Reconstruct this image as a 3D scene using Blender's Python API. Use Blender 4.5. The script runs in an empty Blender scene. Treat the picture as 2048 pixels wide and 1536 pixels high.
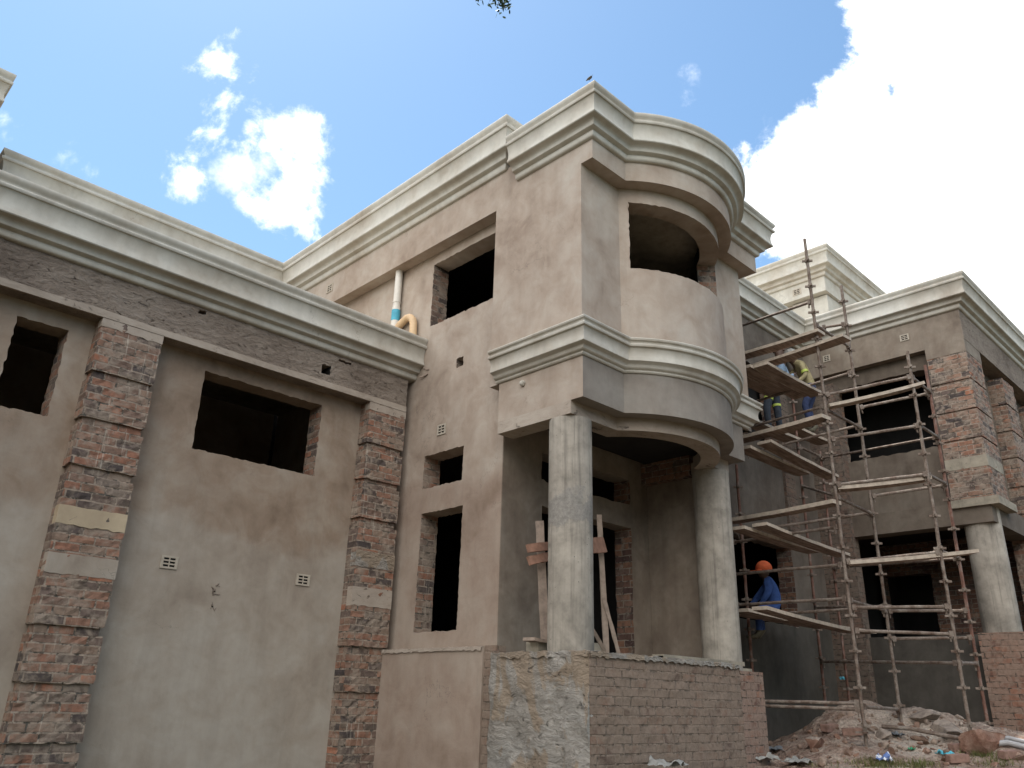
import bpy, bmesh, math, random
from mathutils import Vector, Matrix, noise

random.seed(7)
C = bpy.context.scene.collection
PI = math.pi
R = math.radians

# ------------------------------------------------------------------ camera
F = 1612.16
CR = ((0.7107522804, -0.7029609194, 0.0260219445),
      (0.2733751825, 0.2419423813, -0.9309832940),
      (0.6481490611, 0.6688122531, 0.3641331689))   # rows: right, down, forward


def at(px, py, axis, val):
    """A point of the place seen at photograph pixel (px, py) on the plane axis = val."""
    c = ((px - 1024) / F, (py - 768) / F, 1.0)
    d = [sum(CR[k][i] * c[k] for k in range(3)) for i in range(3)]
    t = val / d['xyz'.index(axis)]
    return Vector((d[0] * t, d[1] * t, d[2] * t))


cam_d = bpy.data.cameras.new('camera')
cam = bpy.data.objects.new('camera', cam_d)
C.objects.link(cam)
cam_d.sensor_width = 36
cam_d.lens = F / 2048 * 36
cam_d.clip_start = 0.05
cam_d.clip_end = 3000
m = Matrix.Identity(4)
for i in range(3):
    m[i][0], m[i][1], m[i][2] = CR[0][i], -CR[1][i], -CR[2][i]
cam.matrix_world = m
bpy.context.scene.camera = cam

# ------------------------------------------------------------------ materials


class G:
    def __init__(s, name, rough=0.9):
        s.m = bpy.data.materials.new(name)
        s.m.use_nodes = True
        s.t = s.m.node_tree
        s.b = s.t.nodes['Principled BSDF']
        s.b.inputs['Roughness'].default_value = rough
        s.b.inputs['Specular IOR Level'].default_value = 0.25
        geo = s.t.nodes.new('ShaderNodeNewGeometry')
        s.pos = geo.outputs['Position']
        s.nrm = geo.outputs['Normal']

    def n(s, typ, **kw):
        x = s.t.nodes.new(typ)
        for k, v in kw.items():
            setattr(x, k, v)
        return x

    def put(s, sock, v):
        if isinstance(v, bpy.types.NodeSocket):
            s.t.links.new(v, sock)
        elif v is not None:
            if sock.type == 'RGBA' and not hasattr(v, '__len__'):
                v = (v, v, v, 1)
            elif sock.type == 'RGBA' and len(v) == 3:
                v = (*v, 1)
            sock.default_value = v

    def math(s, op, a, b=None, c=None, clamp=False):
        x = s.n('ShaderNodeMath', operation=op, use_clamp=clamp)
        s.put(x.inputs[0], a); s.put(x.inputs[1], b)
        if c is not None:
            s.put(x.inputs[2], c)
        return x.outputs[0]

    def vec(s, x=0, y=0, z=0):
        c = s.n('ShaderNodeCombineXYZ')
        s.put(c.inputs[0], x); s.put(c.inputs[1], y); s.put(c.inputs[2], z)
        return c.outputs[0]

    def sep(s, v):
        c = s.n('ShaderNodeSeparateXYZ')
        s.put(c.inputs[0], v)
        return c.outputs

    def vmath(s, op, a, b):
        x = s.n('ShaderNodeVectorMath', operation=op)
        s.put(x.inputs[0], a); s.put(x.inputs[1], b)
        return x.outputs[0]

    def noise(s, scale, detail=4, rough=0.55, vec=None, dist=0.0, col=False):
        x = s.n('ShaderNodeTexNoise')
        s.put(x.inputs['Vector'], vec if vec is not None else s.pos)
        x.inputs['Scale'].default_value = scale
        x.inputs['Detail'].default_value = detail
        x.inputs['Roughness'].default_value = rough
        x.inputs['Distortion'].default_value = dist
        return x.outputs['Color' if col else 'Fac']

    def vor(s, scale, feature='F1', vec=None, out='Distance', rnd=1.0):
        x = s.n('ShaderNodeTexVoronoi', feature=feature)
        s.put(x.inputs['Vector'], vec if vec is not None else s.pos)
        x.inputs['Scale'].default_value = scale
        x.inputs['Randomness'].default_value = rnd
        return x.outputs[out]

    def ramp(s, fac, stops, interp='LINEAR'):
        x = s.n('ShaderNodeValToRGB')
        x.color_ramp.interpolation = interp
        e = x.color_ramp.elements
        while len(e) < len(stops):
            e.new(0.5)
        for k, (p, c) in enumerate(stops):
            e[k].position = p
            if not hasattr(c, '__len__'):
                c = (c, c, c)
            e[k].color = (*c, 1)
        s.put(x.inputs[0], fac)
        return x.outputs[0]

    def rng(s, v, a, b, c=0.0, d=1.0, smooth=True):
        x = s.n('ShaderNodeMapRange', interpolation_type='SMOOTHSTEP' if smooth else 'LINEAR')
        s.put(x.inputs[0], v)
        for k, q in enumerate((a, b, c, d)):
            x.inputs[k + 1].default_value = q
        return x.outputs[0]

    def mix(s, f, a, b, blend='MIX'):
        x = s.n('ShaderNodeMix', data_type='RGBA', blend_type=blend)
        s.put(x.inputs[0], f); s.put(x.inputs[6], a); s.put(x.inputs[7], b)
        return x.outputs[2]

    def bump(s, h, strength=0.3, dist=0.01, normal=None):
        x = s.n('ShaderNodeBump')
        x.inputs['Strength'].default_value = strength
        x.inputs['Distance'].default_value = dist
        s.put(x.inputs['Height'], h)
        if normal is not None:
            s.put(x.inputs['Normal'], normal)
        return x.outputs[0]

    def done(s, col, normal=None, rough=None):
        s.put(s.b.inputs['Base Color'], col)
        if normal is not None:
            s.put(s.b.inputs['Normal'], normal)
        if rough is not None:
            s.put(s.b.inputs['Roughness'], rough)
        return s.m

    def along(s):
        """wall coordinate: y on faces turned to +-x, x on the others; and z"""
        nx, ny, nz = s.sep(s.nrm)
        px, py, pz = s.sep(s.pos)
        k = s.math('GREATER_THAN', s.math('ABSOLUTE', nx), s.math('ABSOLUTE', ny))
        u = s.math('ADD', s.math('MULTIPLY', py, k), s.math('MULTIPLY', px, s.math('SUBTRACT', 1.0, k)))
        flat = s.math('GREATER_THAN', s.math('ABSOLUTE', nz), 0.75)      # soffits and tops run over x, y
        nf = s.math('SUBTRACT', 1.0, flat)
        u = s.math('ADD', s.math('MULTIPLY', u, nf), s.math('MULTIPLY', px, flat))
        return u, s.math('ADD', s.math('MULTIPLY', pz, nf), s.math('MULTIPLY', py, flat))


def plaster(name, cols, low=None, zsplit=None, contrast=1.0, bump=0.25):
    g = G(name, 0.92)
    u, z = g.along()
    n1 = g.noise(0.9, 5, 0.6, dist=0.4)
    n2 = g.noise(3.2, 5, 0.6, dist=0.6)
    n3 = g.noise(11, 4, 0.6)
    k = g.math('ADD', g.math('MULTIPLY', n1, 0.62), g.math('MULTIPLY', n2, 0.38))
    col = g.ramp(k, [(0.34, cols[0]), (0.46, cols[1]), (0.55, cols[2]), (0.66, cols[3])])
    if low:
        edge = g.math('ADD', z, g.math('MULTIPLY', g.math('SUBTRACT', g.noise(1.1, 5, 0.6), 0.5), 0.9))
        f = g.rng(edge, zsplit - 0.12, zsplit + 0.14, 1, 0)
        col2 = g.ramp(k, [(0.34, low[0]), (0.47, low[1]), (0.6, low[2])])
        col = g.mix(f, col, col2)
    # trowel streaks, darker rain runs and fine grain
    st = g.noise(1.0, 4, 0.65, vec=g.vec(g.math('MULTIPLY', u, 5.0), g.math('MULTIPLY', z, 0.7), 3.0))
    col = g.mix(0.35 * contrast, col, g.ramp(st, [(0.3, 0.55), (0.5, 1.0), (0.7, 1.25)]), 'MULTIPLY')
    col = g.mix(0.3 * contrast, col, g.ramp(n3, [(0.3, 0.72), (0.5, 1.0), (0.7, 1.2)]), 'MULTIPLY')
    crk = g.vor(1.3, 'DISTANCE_TO_EDGE', vec=g.vmath('ADD', g.pos, g.vmath('MULTIPLY', g.noise(4, 5, 0.6, col=True), (0.5, 0.5, 0.5))))
    cm = g.math('MULTIPLY', g.rng(crk, 0.006, 0.002), g.rng(g.noise(0.8, 2), 0.55, 0.65))
    col = g.mix(g.math('MULTIPLY', cm, 0.35), col, (0.10, 0.08, 0.065))
    h = g.math('ADD', g.math('MULTIPLY', g.noise(55, 3, 0.6), 0.25), g.math('ADD', g.noise(7, 4, 0.55), g.math('MULTIPLY', n2, 1.5)))
    return g.done(col, g.bump(h, bump, 0.012))


def brick_mat(name, stops, mortar, smear=0.35, z0=0.502, row=0.0788, bump=0.9, smear_scale=6, drip=False, msize=0.0075, open_joint=0.8):
    g = G(name, 0.93)
    u, z = g.along()
    w = g.noise(9, 3, 0.6, col=True)
    wx, wy, wz = g.sep(w)
    uu = g.math('ADD', u, g.math('MULTIPLY', g.math('SUBTRACT', wx, 0.5), 0.026))
    zz = g.math('ADD', g.math('SUBTRACT', z, z0), g.math('MULTIPLY', g.math('SUBTRACT', wy, 0.5), 0.018))
    bt = g.n('ShaderNodeTexBrick')
    bt.offset = 0.5
    g.put(bt.inputs['Vector'], g.vec(uu, zz, 0))
    g.put(bt.inputs['Color1'], 0.0); g.put(bt.inputs['Color2'], 1.0); g.put(bt.inputs['Mortar'], 0.5)
    bt.inputs['Scale'].default_value = 1.0
    bt.inputs['Mortar Size'].default_value = msize
    bt.inputs['Mortar Smooth'].default_value = 0.35
    bt.inputs['Bias'].default_value = 0.0
    bt.inputs['Brick Width'].default_value = 0.225
    bt.inputs['Row Height'].default_value = row
    rnd = g.sep(bt.outputs['Color'])[0]
    col = g.ramp(rnd, stops)
    blot = g.noise(18, 4, 0.6)
    col = g.mix(0.7, col, g.ramp(blot, [(0.3, 0.5), (0.5, 1.0), (0.72, 1.35)]), 'MULTIPLY')
    col = g.mix(g.rng(g.noise(5, 3), 0.56, 0.68, 0, 0.75), col, tuple(c * 0.35 for c in mortar))
    sm = g.noise(smear_scale, 6, 0.68, dist=0.5)
    fs = g.rng(sm, 0.62 - smear * 0.45, 0.80 - smear * 0.45)
    mcol = g.mix(0.6, mortar, g.ramp(g.noise(25, 4, 0.65), [(0.3, 0.55), (0.5, 1.0), (0.7, 1.25)]), 'MULTIPLY')
    f = g.math('MAXIMUM', bt.outputs['Fac'], g.math('MULTIPLY', fs, 0.85))
    col = g.mix(f, col, mcol)
    if drip:
        dn = g.noise(1.0, 3, 0.6, vec=g.vec(g.math('MULTIPLY', u, 22.0), g.math('MULTIPLY', z, 1.2), 1.0))
        dz = g.rng(g.noise(0.9, 2, vec=g.vec(u, z, 5)), 0.42, 0.6)
        col = g.mix(g.math('MULTIPLY', g.rng(dn, 0.6, 0.7, 0, 0.5), dz), col, (0.50, 0.45, 0.38))
    # dark open joints
    crack = g.math('MULTIPLY', g.rng(bt.outputs['Fac'], 0.3, 0.9), g.rng(g.noise(14, 3, 0.6), 0.50, 0.62))
    col = g.mix(g.math('MULTIPLY', crack, open_joint), col, (0.04, 0.042, 0.037))
    h = g.math('ADD', g.math('MULTIPLY', bt.outputs['Fac'], -0.9),
               g.math('ADD', g.math('MULTIPLY', g.noise(38, 5, 0.65), 0.55),
                      g.math('ADD', g.math('MULTIPLY', rnd, 0.15), g.math('MULTIPLY', crack, -1.2))))
    return g.done(col, g.bump(h, bump, 0.012))


def concrete(name, base, streaks=0.5, holes=True):
    g = G(name, 0.88)
    px, py, z = g.sep(g.pos)
    n1 = g.noise(2.2, 5, 0.62, dist=0.4)
    n2 = g.noise(9, 5, 0.62)
    col = g.ramp(n1, [(0.3, tuple(c * 0.62 for c in base)), (0.5, base), (0.68, tuple(min(1, c * 1.22) for c in base))])
    col = g.mix(0.5, col, g.ramp(n2, [(0.3, 0.6), (0.5, 1.0), (0.7, 1.2)]), 'MULTIPLY')
    st = g.noise(1.0, 4, 0.7, vec=g.vec(g.math('MULTIPLY', px, 16.0), g.math('MULTIPLY', py, 16.0), g.math('MULTIPLY', z, 0.55)))
    col = g.mix(streaks, col, g.ramp(st, [(0.32, 0.5), (0.46, 1.0), (0.62, 1.08)]), 'MULTIPLY')
    h = g.math('ADD', n2, g.math('MULTIPLY', st, 0.8))
    if holes:           # trowelled repair collar and fine shutter lines
        ed = g.math('ADD', z, g.math('MULTIPLY', g.math('SUBTRACT', g.noise(5, 5, 0.6), 0.5), 0.55))
        pm = g.math('MULTIPLY', g.math('MULTIPLY', g.rng(ed, 1.55, 1.62), g.rng(ed, 1.93, 1.86)), g.math('LESS_THAN', px, 7.5))
        col = g.mix(g.math('MULTIPLY', pm, 0.75), col, g.ramp(g.noise(30, 5, 0.7), [(0.35, (0.15, 0.14, 0.128)), (0.65, (0.27, 0.255, 0.235))]))
        ln = g.noise(1.0, 2, 0.5, vec=g.vec(g.math('MULTIPLY', px, 60.0), g.math('MULTIPLY', py, 60.0), g.math('MULTIPLY', z, 0.35)))
        lm = g.math('MULTIPLY', g.rng(ln, 0.66, 0.72), g.rng(g.noise(1.6, 3), 0.45, 0.6))
        col = g.mix(g.math('MULTIPLY', lm, 0.6), col, (0.10, 0.085, 0.07))
        h = g.math('ADD', h, g.math('MULTIPLY', pm, g.noise(40, 4, 0.7)))
        v = g.vor(26)
        pit = g.math('MULTIPLY', g.rng(v, 0.16, 0.08), g.rng(g.noise(3.5, 3, vec=g.vec(g.math('MULTIPLY', px, 2.0), g.math('MULTIPLY', py, 2.0), g.math('MULTIPLY', z, 0.6))), 0.54, 0.62))
        col = g.mix(g.math('MULTIPLY', pit, 0.8), col, (0.05, 0.045, 0.04))
        h = g.math('SUBTRACT', h, g.math('MULTIPLY', pit, 2.0))
    return g.done(col, g.bump(h, 0.4, 0.01))


def rough_render(name, c0, c1, c2, scale=14, depth=0.03, strength=1.0, tan=None):
    """thrown-on, untrowelled mortar"""
    g = G(name, 0.95)
    u, z = g.along()
    v = g.vec(u, g.math('MULTIPLY', z, 1.9), 0)
    n1 = g.noise(scale, 6, 0.72, vec=v, dist=1.2)
    n2 = g.noise(scale * 0.35, 4, 0.6, vec=v, dist=0.5)
    n3 = g.noise(1.3, 4, 0.6)
    col = g.ramp(g.math('ADD', g.math('MULTIPLY', n1, 0.4), g.math('MULTIPLY', n3, 0.6)), [(0.36, c0), (0.5, c1), (0.64, c2)])
    if tan:             # older tan coat showing between the throws
        tn = g.noise(1.5, 5, 0.6, vec=g.vec(g.math('MULTIPLY', u, 1.6), g.math('MULTIPLY', z, 0.7), 4.0), dist=0.6)
        col = g.mix(g.math('MULTIPLY', g.rng(tn, 0.485, 0.53), 0.85), col, tan)
    gap = g.math('MULTIPLY', g.rng(n1, 0.40, 0.33), g.rng(n2, 0.42, 0.55))
    col = g.mix(g.math('MULTIPLY', gap, 0.8), col, tuple(c * 0.25 for c in c0))
    h = g.math('ADD', g.math('ADD', g.math('MULTIPLY', n1, 1.0), g.math('MULTIPLY', n2, 1.2)), g.math('MULTIPLY', gap, -0.8))
    return g.done(col, g.bump(h, strength, depth))


def simple(name, col, rough=0.6, metal=0.0, var=0.25, scale=12, bump=0.15, spec=0.3):
    g = G(name, rough)
    g.b.inputs['Metallic'].default_value = metal
    g.b.inputs['Specular IOR Level'].default_value = spec
    n = g.noise(scale, 5, 0.6)
    c = g.mix(var * 2, col, g.ramp(n, [(0.3, 0.5), (0.5, 1.0), (0.7, 1.35)]), 'MULTIPLY')
    return g.done(c, g.bump(n, bump, 0.006))


M = {}
M['wing_plaster'] = plaster('wing_plaster',
    [(0.18, 0.13, 0.094), (0.25, 0.188, 0.14), (0.295, 0.237, 0.185), (0.34, 0.292, 0.24)],
    low=[(0.238, 0.194, 0.155), (0.307, 0.26, 0.212), (0.352, 0.311, 0.263)], zsplit=1.55, contrast=0.6)
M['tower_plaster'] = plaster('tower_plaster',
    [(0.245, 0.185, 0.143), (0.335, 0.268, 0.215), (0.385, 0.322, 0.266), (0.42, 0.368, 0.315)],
    low=[(0.225, 0.163, 0.123), (0.295, 0.225, 0.178), (0.34, 0.277, 0.225)], zsplit=2.4, contrast=0.5)  # browner lower coat, darkened to paint in the wall's shading towards the ground
M['grey_plaster'] = plaster('grey_plaster',
    [(0.19, 0.165, 0.14), (0.27, 0.24, 0.205), (0.325, 0.30, 0.26), (0.37, 0.35, 0.31)])
M['dark_plaster'] = plaster('dark_plaster',
    [(0.05, 0.044, 0.037), (0.066, 0.059, 0.05), (0.082, 0.074, 0.063), (0.098, 0.089, 0.077)])  # darkest plaster of the house, for the veranda parapet
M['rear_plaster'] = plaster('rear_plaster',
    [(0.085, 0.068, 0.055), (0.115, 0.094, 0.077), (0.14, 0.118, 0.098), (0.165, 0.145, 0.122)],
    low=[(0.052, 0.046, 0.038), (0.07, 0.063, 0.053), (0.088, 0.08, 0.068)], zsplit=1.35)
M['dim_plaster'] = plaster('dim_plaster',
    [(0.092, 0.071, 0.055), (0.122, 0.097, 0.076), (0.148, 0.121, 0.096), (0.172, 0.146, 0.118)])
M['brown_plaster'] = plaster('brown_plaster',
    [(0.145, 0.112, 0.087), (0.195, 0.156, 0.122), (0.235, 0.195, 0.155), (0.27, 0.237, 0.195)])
M['cornice'] = plaster('cornice_plaster',
    [(0.34, 0.295, 0.24), (0.435, 0.40, 0.342), (0.485, 0.46, 0.405), (0.515, 0.49, 0.437)], contrast=0.7, bump=0.12)
M['brick'] = brick_mat('weathered_brick',
    [(0.0, (0.062, 0.05, 0.048)), (0.2, (0.12, 0.088, 0.074)), (0.42, (0.20, 0.125, 0.093)), (0.62, (0.245, 0.118, 0.078)), (0.8, (0.21, 0.155, 0.118)), (1.0, (0.29, 0.125, 0.075))],
    (0.265, 0.212, 0.168), smear=0.40, drip=True, bump=0.5, smear_scale=4.5, msize=0.0095)
M['plinth_brick'] = brick_mat('mortar_smeared_brick',
    [(0.0, (0.095, 0.064, 0.052)), (0.3, (0.16, 0.105, 0.08)), (0.6, (0.205, 0.125, 0.09)), (1.0, (0.17, 0.13, 0.103))],
    (0.232, 0.176, 0.136), smear=0.66, z0=0.36, smear_scale=5, bump=0.8, msize=0.009, open_joint=0.45)
M['red_brick'] = brick_mat('red_brick',
    [(0.0, (0.13, 0.075, 0.06)), (0.35, (0.22, 0.115, 0.08)), (0.7, (0.27, 0.135, 0.09)), (1.0, (0.21, 0.155, 0.125))],
    (0.26, 0.185, 0.145), smear=0.6, z0=0.0)
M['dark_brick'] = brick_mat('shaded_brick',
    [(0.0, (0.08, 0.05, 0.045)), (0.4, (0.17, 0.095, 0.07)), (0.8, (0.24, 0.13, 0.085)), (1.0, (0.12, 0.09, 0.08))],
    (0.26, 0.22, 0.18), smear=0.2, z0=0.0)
M['dull_brick'] = brick_mat('dull_plastered_brick',
    [(0.0, (0.09, 0.06, 0.05)), (0.4, (0.15, 0.10, 0.078)), (0.8, (0.19, 0.12, 0.088)), (1.0, (0.15, 0.115, 0.095))],
    (0.16, 0.128, 0.103), smear=0.5, z0=0.0, smear_scale=4)
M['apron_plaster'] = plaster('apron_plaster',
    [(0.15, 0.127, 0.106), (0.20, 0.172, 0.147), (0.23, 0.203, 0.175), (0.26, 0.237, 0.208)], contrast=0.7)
M['frieze_render'] = rough_render('rough_render', (0.17, 0.132, 0.106), (0.262, 0.212, 0.172), (0.335, 0.282, 0.235), 12, 0.04)
M['plinth_render'] = rough_render('thrown_mortar', (0.25, 0.215, 0.18), (0.335, 0.305, 0.268), (0.42, 0.395, 0.36), 9, 0.06, tan=(0.33, 0.255, 0.185))
M['beam_plaster'] = rough_render('scraped_plaster', (0.25, 0.205, 0.165), (0.34, 0.285, 0.235), (0.40, 0.345, 0.29), 5, 0.008, 0.5)
M['column'] = concrete('column_concrete', (0.315, 0.283, 0.24), 0.65)
M['slab'] = concrete('slab_concrete', (0.29, 0.255, 0.20), 0.2, False)
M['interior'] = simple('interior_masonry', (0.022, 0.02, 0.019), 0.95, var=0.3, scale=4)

# ------------------------------------------------------------------ mesh helpers


def link(name, bm, mats, parent=None, smooth=None):
    me = bpy.data.meshes.new(name)
    bmesh.ops.remove_doubles(bm, verts=bm.verts, dist=1e-5)
    bmesh.ops.recalc_face_normals(bm, faces=bm.faces)
    bm.to_mesh(me); bm.free()
    for mt in (mats if isinstance(mats, (list, tuple)) else [mats]):
        me.materials.append(mt)
    if smooth is not None:
        me.shade_smooth()
        me.set_sharp_from_angle(angle=R(smooth))
    o = bpy.data.objects.new(name, me)
    C.objects.link(o)
    if parent is not None:
        o.parent = parent
    return o


def tag(o, label=None, cat=None, group=None, kind=None):
    if label: o['label'] = label
    if cat: o['category'] = cat
    if group: o['group'] = group
    if kind: o['kind'] = kind
    return o


def empty(name, loc=(0, 0, 0)):
    o = bpy.data.objects.new(name, None)
    o.location = loc
    o.empty_display_size = 0.2
    C.objects.link(o)
    return o


def add_prism(bm, poly, z0, z1, mi=0):
    a = [bm.verts.new((x, y, z0)) for x, y in poly]
    b = [bm.verts.new((x, y, z1)) for x, y in poly]
    n = len(poly)
    fs = [bm.faces.new(a), bm.faces.new(b)]
    for i in range(n):
        fs.append(bm.faces.new((a[i], a[(i + 1) % n], b[(i + 1) % n], b[i])))
    for f in fs:
        f.material_index = mi
    return fs


def add_box(bm, x0, x1, y0, y1, z0, z1, mi=0):
    return add_prism(bm, [(x0, y0), (x1, y0), (x1, y1), (x0, y1)], z0, z1, mi)


def box_obj(name, x0, x1, y0, y1, z0, z1, mat, parent, bevel=0.0):
    bm = bmesh.new()
    add_box(bm, x0, x1, y0, y1, z0, z1)
    if bevel:
        bmesh.ops.bevel(bm, geom=list(bm.edges), offset=bevel, segments=2, affect='EDGES')
    return link(name, bm, mat, parent)


def add_tube(bm, pts, r, seg=8, caps=True, mi=0):
    pts = [Vector(p) for p in pts]
    rings = []
    n = len(pts)
    prev = None
    for i, p in enumerate(pts):
        d = (pts[min(i + 1, n - 1)] - pts[max(i - 1, 0)]).normalized()
        if prev is None:
            a = d.orthogonal().normalized()
        else:
            a = (prev - d * prev.dot(d)).normalized()
        prev = a
        b = d.cross(a)
        rr = r[i] if isinstance(r, (list, tuple)) else r
        rings.append([bm.verts.new(p + (a * math.cos(2 * PI * k / seg) + b * math.sin(2 * PI * k / seg)) * rr) for k in range(seg)])
    for i in range(n - 1):
        for k in range(seg):
            f = bm.faces.new((rings[i][k], rings[i][(k + 1) % seg], rings[i + 1][(k + 1) % seg], rings[i + 1][k]))
            f.material_index = mi
    if caps:
        bm.faces.new(rings[0]).material_index = mi
        bm.faces.new(rings[-1]).material_index = mi


def seg_normals(path):
    out = []
    for a, b in zip(path[:-1], path[1:]):
        dx, dy = b[0] - a[0], b[1] - a[1]
        l = math.hypot(dx, dy)
        out.append((dy / l, -dx / l))     # to the right of the heading = outward
    return out


def offset(path, p):
    """path moved outward by p, mitred"""
    sn = seg_normals(path)
    res = []
    for i, q in enumerate(path):
        if i == 0: nx, ny = sn[0]; k = 1
        elif i == len(path) - 1: nx, ny = sn[-1]; k = 1
        else:
            a, b = sn[i - 1], sn[i]
            nx, ny = a[0] + b[0], a[1] + b[1]
            l = math.hypot(nx, ny)
            nx, ny = nx / l, ny / l
            k = 1 / max(0.3, nx * a[0] + ny * a[1])
        res.append((q[0] + nx * p * k, q[1] + ny * p * k))
    return res


def sweep(name, path, profile, z0, mat, parent, smooth=35):
    """moulding: profile of (projection, height) points swept along a mitred path"""
    bm = bmesh.new()
    cols = []
    for p, dz in profile:
        cols.append([bm.verts.new((x, y, z0 + dz)) for x, y in offset(path, p)])
    n = len(profile)
    for k in range(n):
        a, b = cols[k], cols[(k + 1) % n]
        for i in range(len(path) - 1):
            bm.faces.new((a[i], a[i + 1], b[i + 1], b[i]))
    bm.faces.new([c[0] for c in cols])
    bm.faces.new([c[-1] for c in cols])
    return link(name, bm, mat, parent, smooth)


def band(name, outer, inner, z0, z1, mat, parent, smooth=30):
    bm = bmesh.new()
    L = [[bm.verts.new((x, y, z)) for x, y in pth] for pth, z in ((outer, z0), (outer, z1), (inner, z1), (inner, z0))]
    for k in range(4):
        a, b = L[k], L[(k + 1) % 4]
        for i in range(len(outer) - 1):
            bm.faces.new((a[i], a[i + 1], b[i + 1], b[i]))
    bm.faces.new([l[0] for l in L]); bm.faces.new([l[-1] for l in L])
    return link(name, bm, mat, parent, smooth)


def path_wall(name, path, z0, z1, t, mats, parent, holes=(), ds=0.6, jit=0.012, seed=1, smooth=30, disp=None):
    """wall of thickness t whose outer face follows path; holes are (s0, s1, za, zb); mats = outer, jamb, inner"""
    rnd = random.Random(seed)
    cum = [0]
    for a, b in zip(path[:-1], path[1:]):
        cum.append(cum[-1] + math.hypot(b[0] - a[0], b[1] - a[1]))
    inner = offset(path, -t)

    def cuts(base, step):
        base = sorted(set(round(v, 5) for v in base))
        res = []
        for a, b in zip(base[:-1], base[1:]):
            k = max(1, int(round((b - a) / step)))
            res += [a + (b - a) * q / k for q in range(k)]
        return res + [base[-1]]
    S = cuts(cum + [h[0] for h in holes] + [h[1] for h in holes], ds)
    Z = cuts([z0, z1] + [h[2] for h in holes] + [h[3] for h in holes], ds)

    def where(s):
        for i in range(len(cum) - 1):
            if s <= cum[i + 1] + 1e-6:
                break
        k = min(1, max(0, (s - cum[i]) / (cum[i + 1] - cum[i])))
        f = lambda P: (P[i][0] + (P[i + 1][0] - P[i][0]) * k, P[i][1] + (P[i + 1][1] - P[i][1]) * k)
        d = ((path[i + 1][0] - path[i][0]) / (cum[i + 1] - cum[i]), (path[i + 1][1] - path[i][1]) / (cum[i + 1] - cum[i]))
        o = f(path)
        if min(k, 1 - k) < 1e-4:
            return o, f(inner), d
        return o, (o[0] - d[1] * t, o[1] + d[0] * t), d
    ni, nj = len(S), len(Z)

    def solid(i, j):
        if i < 0 or j < 0 or i >= ni - 1 or j >= nj - 1:
            return None
        cs, cz = (S[i] + S[i + 1]) / 2, (Z[j] + Z[j + 1]) / 2
        return not any(h[0] < cs < h[1] and h[2] < cz < h[3] for h in holes)
    bm = bmesh.new()
    fr, bk = {}, {}
    for i in range(ni):
        o, q, d = where(S[i])
        for j in range(nj):
            st = [solid(i - 1, j - 1), solid(i, j - 1), solid(i - 1, j), solid(i, j)]
            if True not in st:
                continue
            e = e2 = f = f2 = 0
            if False in st and None not in st:
                e, f = rnd.gauss(0, jit), rnd.gauss(0, jit)
                e2, f2 = rnd.gauss(0, jit), rnd.gauss(0, jit)
            dp = disp(S[i], Z[j]) if disp else 0.0
            fr[i, j] = bm.verts.new((o[0] + d[0] * e + d[1] * dp, o[1] + d[1] * e - d[0] * dp, Z[j] + f))
            bk[i, j] = bm.verts.new((q[0] + d[0] * e2, q[1] + d[1] * e2, Z[j] + f2))

    def face(vs, mi):
        try:
            bm.faces.new(vs).material_index = mi
        except ValueError:
            pass
    for i in range(ni - 1):
        for j in range(nj - 1):
            if not solid(i, j):
                continue
            a, b, c, d = (i, j), (i + 1, j), (i + 1, j + 1), (i, j + 1)
            face([fr[k] for k in (a, b, c, d)], 0)
            face([bk[k] for k in (d, c, b, a)], 2)
            for (p, q), nb in (((a, b), (i, j - 1)), ((b, c), (i + 1, j)), ((c, d), (i, j + 1)), ((d, a), (i - 1, j))):
                sv = solid(*nb)
                if sv is True:
                    continue
                vertical = p[0] == q[0]
                face([fr[q], fr[p], bk[p], bk[q]], 1 if (sv is False and vertical) else 0)
    return link(name, bm, mats, parent, smooth)


def arc_path(x0, yl, yf, x1, yr, cx, cy, r, n=26):
    h = math.sqrt(r * r - (yf - cy) ** 2)
    a0 = math.atan2(yf - cy, -h); a1 = math.atan2(yf - cy, h)
    if a0 > 0: a0 -= 2 * PI
    pts = [(x0, yl), (x0, yf)]
    for k in range(n + 1):
        a = a0 + (a1 - a0) * k / n
        pts.append((cx + r * math.cos(a), cy + r * math.sin(a)))
    return pts + [(x1, yf), (x1, yr)]


def arclen(path, x, y):
    """arc length of the path point nearest to (x, y)"""
    best, cum = (1e9, 0), 0
    for a, b in zip(path[:-1], path[1:]):
        dx, dy = b[0] - a[0], b[1] - a[1]
        l = math.hypot(dx, dy)
        k = min(1, max(0, ((x - a[0]) * dx + (y - a[1]) * dy) / l / l))
        d = math.hypot(a[0] + dx * k - x, a[1] + dy * k - y)
        if d < best[0]:
            best = (d, cum + l * k)
        cum += l
    return best[1]


def scaled(profile, s):
    return [(p, z * s) for p, z in profile]


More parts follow.
